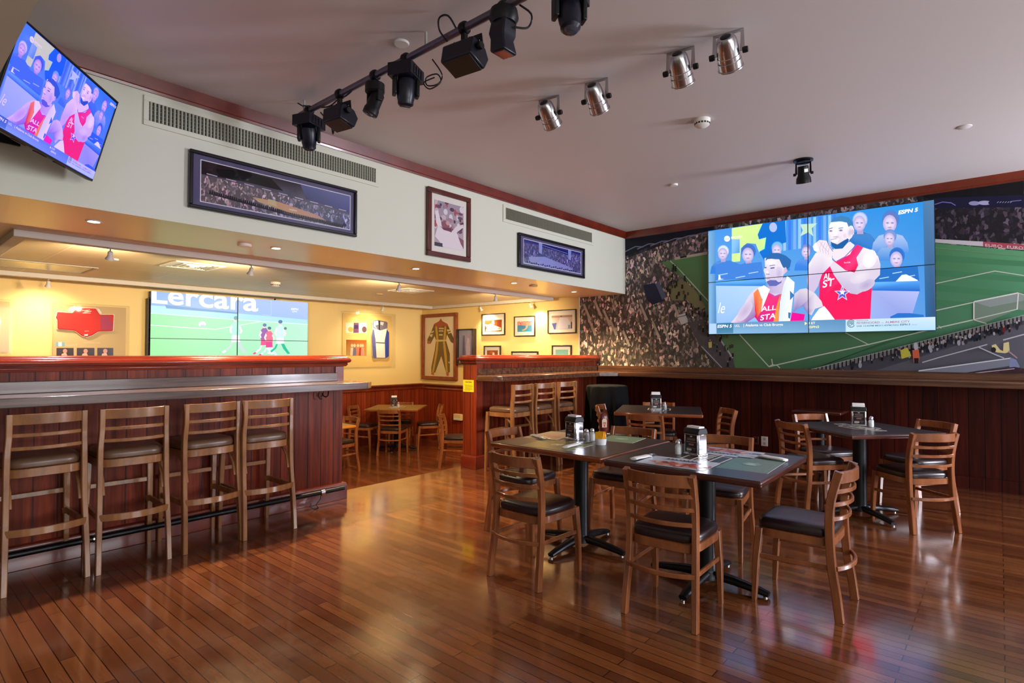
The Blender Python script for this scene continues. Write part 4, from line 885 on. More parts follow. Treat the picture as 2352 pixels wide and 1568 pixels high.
# ---- back wall display cases (clear boxes over a mount)
def case(label, u0, v0, u1, v1, margin, draw, deep=.09, mm=None):
    t = thing('display_case', label, 'display case', ((u0+u1)/2, YB, v0), 0); L = -Vector(t.location)
    o = M().box(u0+margin, YB-.012, v0+margin, u1-margin, YB-.001, v1-margin).build('mount', mm or mat('beige_mount', (206, 180, 134), .7, spec=.2), t); o.location = L
    b = M(); f = YB-deep; w = .004
    b.box(u0, f, v0, u1, f+w, v1); b.box(u0, f+w, v0, u0+w, YB-.001, v1); b.box(u1-w, f+w, v0, u1, YB-.001, v1); b.box(u0+w, f+w, v1-w, u1-w, YB-.001, v1); b.box(u0+w, f+w, v0, u1-w, YB-.001, v0+w)
    o = b.build('acrylic_cover', m_acr, t); o.location = L
    if draw: draw(t, L)
    return t
def cloth(name, pts, y0, y1, m, t, L, bev=.012):
    o = M().prism(pts, y0, y1, 1).build(name, m, t, bev=bev, seg=3); o.location = L; return o
m_red = mat('red_cloth', (206, 34, 26), .6); m_wht = mat('white_cloth', (236, 226, 210), .7); m_mag = mat('magenta_cloth', (170, 50, 90), .6); m_blue = mat('blue_cloth', (46, 66, 150), .6); m_navy = mat('grey_blue_cloth', (104, 100, 116), .6)
def c6(q): return [(lambda a: (a.x, a.z))(at(x/5.2278, 560+y/5.2278, 1, YB-.04)) for x, y in q]
def jersey(t, L):
    body = c6([(690, 815), (870, 830), (925, 770), (1150, 775), (1200, 850), (1365, 850), (1355, 1045), (1180, 1050), (1110, 1095), (1040, 1118), (975, 1100), (900, 1040), (690, 1022), (690, 920), (672, 885)])
    cen = (sum(a for a, _ in body)/len(body), sum(b for _, b in body)/len(body))
    cloth('white_piping', [(cen[0]+(a-cen[0])*1.03, cen[1]+(b-cen[1])*1.05) for a, b in body], YB-.040, YB-.013, m_wht, t, L, .004); cloth('jersey', body, YB-.052, YB-.030, m_red, t, L)
    cloth('sleeve_panel', c6([(1208, 856), (1290, 858), (1352, 950), (1345, 1030), (1205, 1030)]), YB-.0545, YB-.05, m_mag, t, L, .001)
    for q in ([(805, 805), (840, 760), (900, 740), (925, 775), (880, 825)], [(1165, 765), (1200, 785), (1230, 835), (1195, 842)]): cloth('sleeve_lining', c6(q), YB-.03, YB-.016, m_wht, t, L, .004)
    p = Pic(.00005); p.map = plane_y(YB-.014); V = lambda q: [(x/5.2278, 560+y/5.2278) for x, y in q]
    p.poly(V([(672, 1178), (775, 1178), (775, 1228), (672, 1228)]), (120, 170, 190)); p.poly(V([(700, 1178), (742, 1178), (742, 1228), (700, 1228)]), (226, 232, 230)); p.text('GUAT', 150, 794, 6, (230, 214, 180), 0, 28, flip=-1); p.text('HOMENAJE', 192, 788.5, 4.5, (230, 214, 180), 0, 38, flip=-1)
    for x0, x1 in ((678, 884), (922, 1134), (1168, 1360)):
        p.poly(V([(x0, 1248), (x1, 1248), (x1, 1420), (x0, 1420)]), (52, 28, 34)); cx = (x0+x1)/2; p.poly(V([(cx-60, 1420), (cx-40, 1320), (cx+10, 1300), (cx+60, 1420)]), (226, 180, 150)); p.ell((cx)/5.2278, 560+1285/5.2278, 5, 5, (214, 150, 130))
    o = p.build('photo_strip', m_photo, (0, YB-.014, 0), UX_Y, UZ, t); o.location = L
    p = Pic(.0003); p.map = plane_y(YB-.0555); p.line(V([(985, 800), (1080, 790), (1010, 812), (1100, 806), (990, 830), (1090, 830)]), 1.0, (230, 200, 190)); p.poly(V([(1010, 1085), (1055, 1082), (1055, 1102), (1012, 1104)]), (226, 226, 220)); p.text('sport', 194, 761, 4, (232, 210, 200), 0, 10, flip=-1)
    o = p.build('lettering', m_photo, (0, YB-.0555, 0), UX_Y, UZ, t); o.location = L
case('clear display case with a red short-sleeved jersey on the yellow back wall', 1.585, 1.02, 2.40, 2.0, .02, jersey, .1)
def vest(t, L):
    def c7(q): return [(lambda a: (a.x, a.z))(at(780+x/7.84, 690+y/7.84, 1, YB-.04)) for x, y in q]
    V = lambda q: [(780+x/7.84, 690+y/7.84) for x, y in q]
    cloth('vest', c7([(595, 360), (680, 345), (720, 360), (830, 375), (858, 400), (850, 520), (885, 570), (882, 1000), (840, 1035), (620, 1035), (590, 1000), (575, 660), (590, 520), (585, 410)]), YB-.05, YB-.014, m_wht, t, L)
    cloth('side_panel', c7([(845, 520), (884, 575), (880, 1000), (840, 1030), (815, 1030), (808, 720)]), YB-.0525, YB-.049, m_blue, t, L, .001); cloth('side_panel', c7([(590, 520), (612, 520), (640, 700), (660, 1030), (620, 1032), (592, 1000), (574, 660)]), YB-.0525, YB-.049, mat('slate_cloth', (90, 96, 150), .6), t, L, .001)
    cloth('collar', c7([(598, 365), (680, 348), (830, 378), (856, 402), (850, 500), (730, 540), (600, 490), (588, 420)]), YB-.0525, YB-.049, m_navy, t, L, .001); cloth('waist_band', c7([(648, 745), (806, 755), (806, 775), (648, 765)]), YB-.0535, YB-.049, m_navy, t, L, .001)
    p = Pic(.00005); p.map = plane_y(YB-.054)
    p.poly(V([(615, 375), (690, 360), (700, 430), (640, 450), (680, 510), (612, 470)]), (226, 222, 214)); p.poly(V([(700, 360), (728, 365), (728, 540), (705, 520)]), (40, 44, 60)); p.poly(V([(735, 385), (800, 390), (780, 450), (735, 430)]), (200, 190, 180))
    o = p.build('lettering', m_photo, (0, YB-.054, 0), UX_Y, UZ, t); o.location = L
    p = Pic(.00005); p.map = plane_y(YB-.014)
    p.poly(V([(120, 300), (486, 305), (486, 585), (110, 580)]), [(230, 190, 70), (200, 210, 90), (226, 226, 200), (220, 214, 180)]); p.poly(V([(110, 400), (486, 405), (486, 585), (110, 580)]), (226, 218, 200)); p.poly(V([(255, 400), (345, 400), (345, 580), (245, 580)]), (110, 70, 110)); p.poly(V([(270, 440), (340, 440), (342, 510), (260, 510)]), (60, 44, 90)); p.ell(780+310/7.84, 690+345/7.84, 4, 5, (226, 186, 140)); p.ell(780+445/7.84, 690+520/7.84, 5.5, 7, (96, 70, 80)); p.ell(780+200/7.84, 690+520/7.84, 6, 6, (196, 170, 80))
    p.poly(V([(120, 705), (484, 712), (484, 995), (120, 990)]), [(150, 74, 26), (176, 90, 30), (196, 150, 80), (190, 150, 80)])
    for x, c in ((225, (226, 196, 170)), (270, (110, 110, 130)), (330, (214, 120, 90)), (380, (160, 60, 40)), (415, (214, 150, 120))): p.poly(V([(x-35, 990), (x-25, 850), (x+25, 850), (x+35, 990)]), c); p.ell(780+x/7.84, 690+810/7.84, 2.8, 3.8, (232, 190, 160))
    for k in range(6): p.line(V([(150+50*k, 620+8*(k % 2)), (190+50*k, 632)]), .8, (206, 170, 130))
    o = p.build('photo', m_photo, (0, YB-.014, 0), UX_Y, UZ, t); o.location = L
case('clear display case with a blue and white vest and two photos', 5.67, 1.085, 6.81, 2.125, .03, vest, .1, mat('gold_mount', (232, 196, 118), .7, spec=.2))
def shield(t, L):
    cloth('jersey', [(.62, 1.95), (1.06, 1.93), (1.12, 1.75), (1.08, 1.45), (.62, 1.45)], YB-.05, YB-.014, m_wht, t, L); cloth('emblem', [(.95, 1.80), (1.08, 1.78), (1.10, 1.68), (1.0, 1.64), (.93, 1.70)], YB-.054, YB-.049, m_blue, t, L, .004); cloth('emblem', [(.97, 1.56), (1.06, 1.56), (1.05, 1.48), (.97, 1.49)], YB-.054, YB-.049, m_blue, t, L, .004); cloth('red_tag', [(1.06, 1.46), (1.11, 1.46), (1.11, 1.40), (1.06, 1.40)], YB-.02, YB-.012, m_red, t, L, .001)
case('clear display case cut by the edge of the view, with a blue and white shirt', .40, 1.36, 1.215, 2.0, .02, shield, .1)
# ---- side wall frames
def suit(p, a, b, c, d):
    def q(v): return [(lambda w: (-w.y, w.z))(at(780+x/7.84, 690+y/7.84, 0, XM-.03)) for x, y in v]
    p.rect(a, b, c, d, ((226, 206, 160), (240, 226, 196)))
    olive, yel, rd = (110, 84, 30), (206, 160, 60), (176, 78, 52)
    p.poly(q([(1700, 420), (1790, 370), (1860, 375), (1940, 420), (2060, 700), (2055, 775), (2000, 745), (1930, 610), (1915, 720), (1985, 960), (1985, 1290), (1920, 1310), (1830, 1000), (1720, 1300), (1650, 1290), (1650, 1200), (1710, 900), (1735, 720), (1710, 640), (1640, 775), (1580, 775), (1580, 700), (1650, 560)]), olive)
    p.poly(q([(1700, 420), (1790, 370), (1820, 320), (1850, 370), (1940, 420), (1930, 470), (1840, 440), (1720, 470)]), rd); p.poly(q([(1770, 440), (1870, 440), (1830, 490), (1770, 480)]), rd)
    for v in ([(1720, 470), (1755, 460), (1780, 720), (1745, 720)], [(1890, 460), (1920, 470), (1905, 710), (1865, 710)], [(1745, 740), (1780, 740), (1760, 950), (1695, 1290), (1665, 1290), (1730, 900)], [(1860, 740), (1895, 740), (1930, 1000), (1945, 1300), (1915, 1290), (1880, 950)]): p.poly(q(v), yel)
    for v in ([(1785, 490), (1875, 490), (1875, 515), (1785, 515)], [(1785, 535), (1870, 535), (1870, 560), (1785, 560)], [(1790, 605), (1855, 605), (1855, 630), (1790, 630)], [(1735, 705), (1915, 705), (1910, 735), (1740, 740)]): p.poly(q(v), (214, 190, 130))
    for v in ([(1655, 560), (1700, 540), (1690, 570), (1645, 590)], [(1630, 610), (1680, 600), (1660, 660), (1620, 640)], [(1930, 520), (1980, 520), (1990, 545), (1940, 560)], [(1945, 575), (2000, 560), (2010, 580), (1955, 600)]): p.poly(q(v), (220, 206, 160))
    for v in ([(1580, 720), (1640, 740), (1620, 785), (1575, 770)], [(2040, 720), (2068, 730), (2062, 780), (2045, 770)], [(1652, 1285), (1700, 1300), (1700, 1345), (1650, 1330)], [(1915, 1300), (1970, 1300), (1965, 1360), (1925, 1355)]): p.poly(q(v), (190, 96, 56))
    p.ell(*q([(1970, 1115)])[0], .012, .018, (240, 236, 220))
framed('framed_suit', 'tall redwood frame with an olive and yellow racing overall', 'picture', 'R', -8.876, .853, -7.866, 2.156, .07, m_fred, m_matw, suit, .06, (-8.80, .93, -7.94, 2.08))
def blurry(cols):
    def f(p, a, b, c, d):
        w, h = c-a, d-b; p.rect(a, b, c, d, cols[0]); r = random.Random(len(cols)*7+int(a*100))
        for k, s in enumerate(cols[1:]):
            for _ in range(3): p.ell(a+w*r.uniform(.15, .85), b+h*r.uniform(.1, .8), w*r.uniform(.08, .22), h*r.uniform(.08, .25), s, 12)
    return f
def diver(p, a, b, c, d):
    w, h = c-a, d-b; X = lambda u: a+u*w; Y = lambda v: b+v*h
    p.rect(a, b, c, d, ((70, 150, 180), (60, 110, 170))); p.rect(a, Y(.62), c, d, (206, 140, 130)); r = random.Random(4)
    for _ in range(30): p.ell(X(r.random()), Y(r.uniform(.62, 1)), w*.04, h*.04, r.choice([(226, 170, 150), (190, 90, 90), (236, 200, 180)]), 8)
    p.poly([(X(.55), Y(.75)), (X(.75), Y(.7)), (X(.72), Y(.4)), (X(.6), Y(.2)), (X(.4), Y(.06)), (X(.3), Y(.16)), (X(.5), Y(.26)), (X(.6), Y(.42))], (226, 160, 140)); p.line([(X(.3), Y(.66)), (X(.62), Y(.62)), (X(.95), Y(.62))], h*.05, (226, 160, 140)); p.ell(X(.66), Y(.8), w*.06, h*.07, (230, 180, 150))
def pitcher(p, a, b, c, d):
    w, h = c-a, d-b; X = lambda u: a+u*w; Y = lambda v: b+v*h
    p.rect(a, b, c, d, (150, 80, 44)); p.rect(a, Y(.8), c, d, (120, 76, 40)); p.rect(X(.72), Y(.3), X(.95), d, (140, 60, 30))
    p.poly([(X(.0), Y(.66)), (X(.2), Y(.6)), (X(.35), Y(.7)), (X(.55), Y(.55)), (X(.95), Y(.3)), (X(.95), Y(.12)), (X(.6), Y(.05)), (X(.05), Y(.02)), (X(.1), Y(.4))], (246, 232, 216)); p.poly([(X(.4), Y(.66)), (X(.42), Y(.95)), (X(.55), Y(.95)), (X(.58), Y(.6))], (236, 206, 180)); p.ell(X(.05), Y(.3), w*.05, h*.08, (90, 50, 26)); p.ell(X(.85), Y(.25), w*.08, h*.08, (206, 150, 110))
def shirtpic(p, a, b, c, d):
    w, h = c-a, d-b; X = lambda u: a+u*w; Y = lambda v: b+v*h
    p.rect(a, b, c, d, (206, 186, 176)); p.rect(a, Y(.85), c, d, (176, 140, 120)); p.poly([(X(.28), Y(.02)), (X(.36), Y(.6)), (X(.42), Y(.86)), (X(.75), Y(.82)), (X(.9), Y(.5)), (X(.88), Y(.05))], (214, 208, 222)); p.poly([(X(.02), Y(.45)), (X(.26), Y(.48)), (X(.2), Y(.0)), (X(.14), Y(.0))], (90, 96, 176)); p.rect(X(.93), Y(.05), X(.99), Y(.5), (96, 70, 110)); p.poly([(X(.42), Y(.9)), (X(.48), Y(.96)), (X(.54), Y(.9))], (60, 50, 50)); p.rect(X(.8), Y(.05), X(.9), Y(.3), (130, 160, 190))
def inn(u0, v0, u1, v1, k=.07): return (u0+k, v0+k, u1-k, v1-k)
framed('framed_photo', 'small dark framed sepia photo of a leaning pitcher, left in the upper row', 'picture', 'R', -7.22, 1.705, -6.655, 2.094, .014, m_fdk, m_matw, pitcher, .035, inn(-7.22, 1.70, -6.66, 2.05), 'framed photos on the yellow side wall')
framed('framed_photo', 'small framed photo of a red swimmer over blue water, middle of the upper row', 'picture', 'R', -6.438, 1.672, -5.974, 2.018, .014, m_fdk, m_matw, diver, .035, inn(-6.438, 1.68, -5.974, 2.00), 'framed photos on the yellow side wall')
framed('framed_photo', 'framed photo of a pale player with a blue mitt, beside the mural edge', 'picture', 'R', -5.70, 1.704, -5.132, 2.09, .014, m_fdk, m_matw, shirtpic, .035, inn(-5.70, 1.70, -5.14, 2.07), 'framed photos on the yellow side wall')
framed('framed_photo', 'small framed photo with orange figures rising behind the post end of the half wall', 'picture', 'R', -7.165, 1.15, -6.756, 1.515, .02, m_fdk, m_matw, blurry([(150, 70, 40), (226, 170, 140), (200, 90, 40), (240, 220, 200), (120, 60, 40)]), .035, inn(-7.165, 1.15, -6.756, 1.50), 'framed photos on the yellow side wall')
framed('framed_photo', 'wide low framed pale green picture only its top showing over the half wall', 'picture', 'R', -6.50, 1.02, -5.906, 1.413, .022, m_fdk, m_matw, blurry([(196, 214, 196), (230, 226, 206), (176, 196, 180)]), .035, inn(-6.50, 1.02, -5.906, 1.40, .03), 'framed photos on the yellow side wall')
framed('framed_photo', 'small framed turquoise picture under the photo with the blue mitt', 'picture', 'R', -5.615, 1.15, -5.222, 1.512, .02, m_fdk, m_matw, blurry([(140, 196, 186), (150, 204, 196)]), .035, inn(-5.615, 1.15, -5.222, 1.51), 'framed photos on the yellow side wall')
def statue(p, a, b, c, d):
    w, h = c-a, d-b; X = lambda u: a+u*w; Y = lambda v: b+v*h
    p.rect(a, b, c, d, (150, 150, 170)); p.rect(X(.16), Y(.06), X(.9), Y(.9), ((96, 100, 160), (150, 150, 190))); p.rect(X(.24), Y(.06), X(.38), Y(.84), (60, 60, 110)); p.poly([(X(.5), Y(.06)), (X(.46), Y(.5)), (X(.55), Y(.78)), (X(.7), Y(.74)), (X(.76), Y(.4)), (X(.72), Y(.06))], (190, 176, 200)); p.ell(X(.62), Y(.82), w*.08, h*.05, (176, 140, 150))
framed('framed_photo', 'tall dark framed violet photo of a standing figure next to the racing overall', 'picture', 'R', -7.815, 1.17, -7.375, 1.833, .02, m_fdk, m_matw, statue, .10, (-7.79, 1.19, -7.40, 1.81))
# ---- caution sign on the post
t = tag(M().box(4.838, 4.772, .912, 4.8425, 4.952, 1.056).build('caution_sign', mat('caution_yellow', (246, 222, 40), .5)), 'bright yellow caution notice stuck on the end post of the half wall', 'sign')
p = Pic(.0001)
p.map = lambda q: (-q[0], q[1])
X = lambda u: 4.952-.18*u
p.text('CAUTION', X(.2), 1.022, .024, (50, 44, 20), 0, -.11, 0, .03)
for k, (a, b) in enumerate(((.12, .86), (.2, .9), (.2, .84), (.2, .9), (.12, .7))):
    p.poly([(X(a), .995-.015*k), (X(b), .995-.015*k), (X(b), .991-.015*k), (X(a), .991-.015*k)], (120, 108, 30))
p.build('notice_print', m_photo, (4.8376, 0, 0), UX_X, UZ, t)
# ---- wall outlets
t = tag(M().box(XM-.036, 2.225, .215, XM-.0295, 2.305, .335).build('wall_outlet', m_white, bev=.002), 'white double outlet plate on the dark panelling behind the dark placemat table', 'outlet')
for z in (.247, .303): M().box(XM-.039, 2.25, z-.016, XM-.0355, 2.28, z+.016).build('socket', m_grey, t)
t = tag(M().box(XM-.036, 2.335, .225, XM-.0295, 2.40, .325).build('wall_outlet', m_fbrn, bev=.002), 'brown outlet plate just left of the white one on the dark panelling', 'outlet')
M().box(XM-.039, 2.35, .25, XM-.0355, 2.385, .30).build('socket', m_blkp, t)
t = tag(M().box(XM-.09, 7.70, .105, XM-.0305, 7.90, .225).build('wall_box', mat('cream_box', (226, 196, 140), .45), bev=.006), 'cream surface box low on the back room wainscot beside the caution post', 'utility box')
M().box(XM-.093, 7.71, .118, XM-.0895, 7.89, .15).build('cover_strip', m_white, t)
# ------------------------------------------------------------------ things on the tables
ZT = .7452
m_red2 = mat('ketchup', (96, 16, 26), .18, spec=.6); m_yell = mat('yellow_packet', (246, 178, 20), .5); m_por = mat('white_porcelain', (232, 230, 232), .2)
m_gls = mat('shaker_glass', (226, 232, 238), .06, alpha=.35); m_pep = mat('ground_pepper', (88, 80, 78), .9); m_salt = mat('table_salt', (240, 236, 226), .9); m_pap = mat('napkin_paper', (240, 238, 236), .8, spec=.2)
m_card = mat_print('card_print', 60, rough=.3)
def dispenser(label, x, y, deg, z=0, tall=False):
    t = thing('napkin_dispenser', label, 'napkin dispenser', (x, y, z+ZT), R(deg), 'napkin dispensers')
    w, d, h = .112, .088, .135
    M().box(-d/2+.004, -w/2, .006, d/2-.004, w/2, h).build('body', m_chrome, t, bev=.006)
    M().box(-d/2-.002, -w/2-.002, 0, d/2+.002, w/2+.002, .012).build('base', m_chrome, t, bev=.003)
    rs = []
    for sx, zz in ((1.04, h-.004), (1.05, h+.008), (.82, h+.03), (.66, h+.034)):
        rs.append([(-d/2*sx, -w/2*1.03, zz), (d/2*sx, -w/2*1.03, zz), (d/2*sx, w/2*1.03, zz), (-d/2*sx, w/2*1.03, zz)])
    M().rings(rs).build('lid', m_blkp, t, bev=.005)
    M().prism([(-d*.33, h+.033), (d*.33, h+.033), (d*.30, h+.044), (-d*.24, h+.047)] if not tall else [(-d*.33, h+.033), (d*.33, h+.033), (d*.05, h+.066), (-d*.2, h+.058)], -w*.42, w*.42, 1).build('napkins', m_pap, t, bev=.002)
    p = Pic(.0002); dk = (44, 36, 36); a = .044
    p.rect(-a, .018, a, h-.008, dk); p.rect(-.008, h-.02, .008, h-.014, (220, 216, 210))
    for q in ((-.03, .092, .032, .108, (112, 92, 84)), (-.034, .082, .036, .084, (190, 180, 176)), (-.018, .062, .02, .074, (150, 110, 100)), (-.032, .046, .036, .048, (150, 140, 136)), (-.034, .030, .004, .042, (206, 200, 196)), (.012, .026, .034, .044, (76, 66, 70)), (-.034, .022, -.002, .026, (150, 144, 140))): p.rect(*q)
    p.build('advert_card', m_card, (-d/2+.0035, 0, 0), UX_X, UZ, t)
    b = M()
    for q in ((-a-.006, .012, a+.006, .018), (-a-.006, h-.008, a+.006, h-.003), (-a-.006, .018, -a, h-.008), (a, .018, a+.006, h-.008)): b.box(-d/2-.001, q[0], q[1], -d/2+.004, q[2], q[3])
    b.build('card_frame', m_chrome, t, bev=.001)
    return t
dispenser('chrome and black napkin dispenser next to the glass pepper shaker on the ketchup table', 3.475, 2.385, -14)
dispenser('chrome and black napkin dispenser on the dark placemat table nearest the viewer', 3.455, 1.455, -16)
dispenser('small looking napkin dispenser on the table by the bar corner, a napkin sticking up', 5.93, 2.96, 36, 0, True)
dispenser('napkin dispenser with pointed napkins on the diamond-set dark table', 5.80, .955, 14, 0, True)
dispenser('napkin dispenser on the tan table in the back dining room', 6.33, 8.24, 48, ZF, True)
def shaker(label, x, y, fill, z=0):
    t = thing('shaker', label, 'shaker', (x, y, z+ZT), 0, 'table shakers')
    pr = [(.019, 0), (.0205, .003), (.0195, .05), (.015, .060), (.0145, .066)]
    M().lathe(pr, 12).build('glass_jar', m_gls, t, smooth=30)
    M().lathe([(.016, .002), (.0172, .005), (.0165, .043), (.012, .047)], 12).build('contents', fill, t, smooth=40)
    M().lathe([(.0158, .064), (.0165, .068), (.0165, .078), (.012, .087), (.004, .09)], 16).build('cap', m_chrome, t, smooth=40)
    return t
shaker('pepper shaker in front of the napkin dispenser on the ketchup table', 3.455, 2.265, m_pep); shaker('salt shaker behind the pepper shaker on the ketchup table', 3.515, 2.255, m_salt)
shaker('salt shaker on the left of the dispenser on the dark placemat table', 3.40, 1.545, m_salt); shaker('second salt shaker, tucked behind the first beside the dispenser nearest the viewer', 3.445, 1.56, m_salt)
shaker('pepper shaker on the table by the bar corner', 5.955, 2.865, m_pep); shaker('salt shaker behind the pepper shaker on the table by the bar corner', 6.005, 2.885, m_salt)
shaker('salt shaker beside the dispenser on the diamond-set dark table', 5.765, .855, m_salt); shaker('second salt shaker behind the other one on the diamond-set dark table', 5.82, .86, m_salt)
shaker('white salt shaker on the tan table in the back dining room', 6.36, 8.155, m_salt, ZF)
t = thing('ketchup_bottle', 'dark red squeeze bottle of ketchup standing on its white cap', 'bottle', (3.66, 2.25, ZT), R(-40), None)
rs = []
for z, a, b in ((.03, .018, .014), (.045, .024, .017), (.07, .030, .021), (.11, .032, .022), (.15, .030, .021), (.175, .027, .019), (.187, .018, .013)):
    rs.append([(a*math.copysign(abs(math.cos(q))**.7, math.cos(q)), b*math.copysign(abs(math.sin(q))**.7, math.sin(q)), z) for q in (2*math.pi*j/24 for j in range(24))])
M().rings(rs).build('bottle_body', m_red2, t, smooth=60)
M().lathe([(.018, 0), (.02, .004), (.02, .03), (.014, .033)], 20).build('cap', m_por, t, smooth=40)
p = Pic(.0002); p.poly([(-.018, .085), (.018, .085), (.019, .135), (.01, .15), (-.01, .15), (-.019, .135)], (224, 196, 170)); p.rect(-.012, .118, .012, .123, (120, 60, 60)); p.rect(-.012, .108, .012, .114, (170, 40, 40)); p.ell(0, .097, .007, .007, (190, 40, 40))
o = p.build('label', m_card, (0, -.0232, 0), (1, 0, 0), UZ, t)
t = thing('sugar_dish', 'small white ramekin filled with yellow sweetener packets', 'dish', (3.405, 2.115, ZT))
M().lathe([(.036, 0), (.037, .006), (.041, .042), (.038, .042), (.034, .008), (.001, .006)], 24).build('ramekin', m_por, t, smooth=40)
r = random.Random(5)
for k in range(12):
    a = r.uniform(-.5, .5); b = M(); b.cbox((-.024+.0044*k, r.uniform(-.004, .004), .052+r.uniform(-.003, .004)), (.0025, .05, .068), rz=r.uniform(-.25, .25), rx=a*.2, ry=r.uniform(-.15, .15))
    for q in (-.011, 0, .011): b.cbox((-.0262+.0044*k, q, .06), (.0006, .003, .012))
    o = b.build('packet', m_yell, t)
def roll(label, a, b):
    a, b = Vector((*a, 0)), Vector((*b, 0)); d = b-a; t = thing('cutlery_roll', label, 'napkin', ((a.x+b.x)/2, (a.y+b.y)/2, ZT+.0035), math.atan2(d.y, d.x), 'napkin wrapped cutlery'); n = d.length
    rs = []
    for u, w, h in ((-.5, .012, .004), (-.47, .026, .014), (-.3, .024, .017), (-.05, .026, .015), (.12, .02, .017), (.2, .026, .012), (.24, .012, .004)):
        rs.append([(u*n, w*math.cos(q), h*.5+h*.5*math.sin(q)) for q in (2*math.pi*j/14 for j in range(14))])
    M().rings(rs).build('napkin', m_pap, t, smooth=50)
    f = M().sweep([(0, .008, .012), (n*.3, .01, .012), (n*.40, .012, .010)], [.007, .006, .018], [.003, .003, .003])
    for k in range(4): f.sweep([(n*.39, .0045+.005*k, .0105), (n*.44, .0045+.005*k, .009), (n*.5, .0045+.005*k, .011)], .0028, .002)
    f.build('fork', m_chrome, t, smooth=40); M().sweep([(0, -.01, .012), (n*.3, -.012, .011), (n*.46, -.014, .009)], [.012, .014, .004], .0025).build('knife', m_chrome, t, smooth=40)
roll('napkin rolled cutlery on the far tan placemat of the ketchup table', (3.40, 2.72), (3.30, 2.50)); roll('napkin rolled cutlery by the near edge of the ketchup table', (3.085, 2.20), (3.36, 2.225))
roll('napkin rolled cutlery at the left end of the red and white placemat', (3.015, 1.655), (3.25, 1.625)); roll('napkin rolled cutlery at the right end of the green placemat nearest the viewer', (3.58, .955), (3.655, 1.19))
def mat_sheet(label, x, y, deg, a, b, draw, lift=0):
    t = thing('placemat', label, 'placemat', (x, y, ZT+lift), R(deg), 'paper placemats')
    M().box(-a/2, -b/2, 0, a/2, b/2, .0008).build('sheet', m_pap, t); p = Pic(.00008); p.clip = (-a/2, -b/2, a/2, b/2); draw(p, a/2, b/2); p.build('print', m_card, (0, 0, .001), (1, 0, 0), (0, 1, 0), t)
def pgreen(c):
    def f(p, a, b):
        p.rect(-a, -b, a, b, c); l = tuple(min(255, v+30) for v in c)
        for k in range(7): p.line([(-a+.05+.05*k, -b*.8), (-a+.08+.05*k, b*.8)], .0025, l)
        p.line([(-a*.9, -b*.85), (a*.9, -b*.85), (a*.9, b*.85), (-a*.9, b*.85), (-a*.9, -b*.85)], .003, l); p.ell(0, 0, .05, .05, l); p.line([(-.03, -.03), (-.01, .03), (.005, -.02), (.03, .03)], .012, (214, 224, 214))
    return f
def pphoto(p, a, b):
    p.rect(-a, -b, a, b, ((196, 206, 222), (214, 222, 238))); p.poly([(-a*.9, -b*.2), (-a*.2, -b*.9), (a, -b*.8), (a, b*.05), (a*.2, b*.1)], (206, 150, 140)); r = random.Random(8)
    for _ in range(26): p.ell(r.uniform(-a*.5, a*.95), r.uniform(-b*.8, b*.05), r.uniform(.012, .04), r.uniform(.008, .02), r.choice([(190, 90, 80), (214, 120, 100), (150, 70, 60), (230, 190, 170), (200, 70, 70)]), 12, r.uniform(0, 3))
    for k in range(9): p.line([(-a*.5+.024*k, b*.42), (-a*.5+.012+.024*k, b*.66), (-a*.5+.02+.024*k, b*.40)], .007, (46, 46, 60))
    p.line([(-a*.6, b*.34), (a*.62, b*.40)], .006, (46, 46, 60))
def ptan(p, a, b):
    p.rect(-a, -b, a, b, (216, 196, 150)); p.poly([(-a*.6, -b*.6), (0, -b*.8), (a*.7, -b*.3), (a*.5, b*.5), (-a*.3, b*.4)], (222, 180, 140)); p.line([(-a*.7, b*.6), (a*.5, b*.7)], .01, (190, 160, 110))
mat_sheet('tan paper placemat under cutlery at the far left of the ketchup table', 3.52, 2.62, 6, .42, .27, ptan); mat_sheet('pale green paper placemat at the near side of the ketchup table', 3.19, 2.33, 95, .40, .34, pgreen((136, 140, 84)))
mat_sheet('green paper placemat in the sunlit corner behind the sugar dish', 3.72, 2.13, 8, .29, .27, pgreen((150, 186, 140)))
mat_sheet('white placemat with red food photo, nearest the viewer on the dark table', 3.13, 1.425, -88, .40, .27, pphoto); mat_sheet('green paper placemat at the right side of the dark table', 3.365, 1.085, 3, .42, .27, pgreen((104, 140, 120))); mat_sheet('white placemat with pinkish photo behind the dispenser on the dark table', 3.675, 1.345, 90, .40, .27, pphoto)
# ------------------------------------------------------------------ ceiling fixtures of the main room
PX, PZ = 2.08, 3.10
t = thing('lighting_pipe', 'long grey pipe under the ceiling carrying the black stage lights', 'pipe', (PX, 3.82, PZ)); t['label'] = 'long grey pipe under the ceiling carrying the black stage lights'
M().tube([(0, 0, 0), (0, -5.2, 0)], .021, 12).build('tube', mat('grey_pipe', (112, 104, 114), .35, .6), t, smooth=True)
for y in (-.05, -1.38, -2.7, -4.2): M().lathe([(.008, 0), (.008, .075)], 8, (0, y, .02)).build('drop_rod', m_grey, t, smooth=40)
m_led = mat('led_lens', (66, 66, 76), .08, spec=.8); m_nv = mat('black_blue_housing', (18, 20, 34), .34, spec=.5)
def clamp(t, dz=0): M().lathe([(.03, -.02), (.034, -.012), (.034, .012), (.03, .02)], 14, (0, 0, dz), 'Y').box(-.012, -.014, dz-.075, .012, .014, dz-.02).build('clamp', m_blk, t, smooth=40)
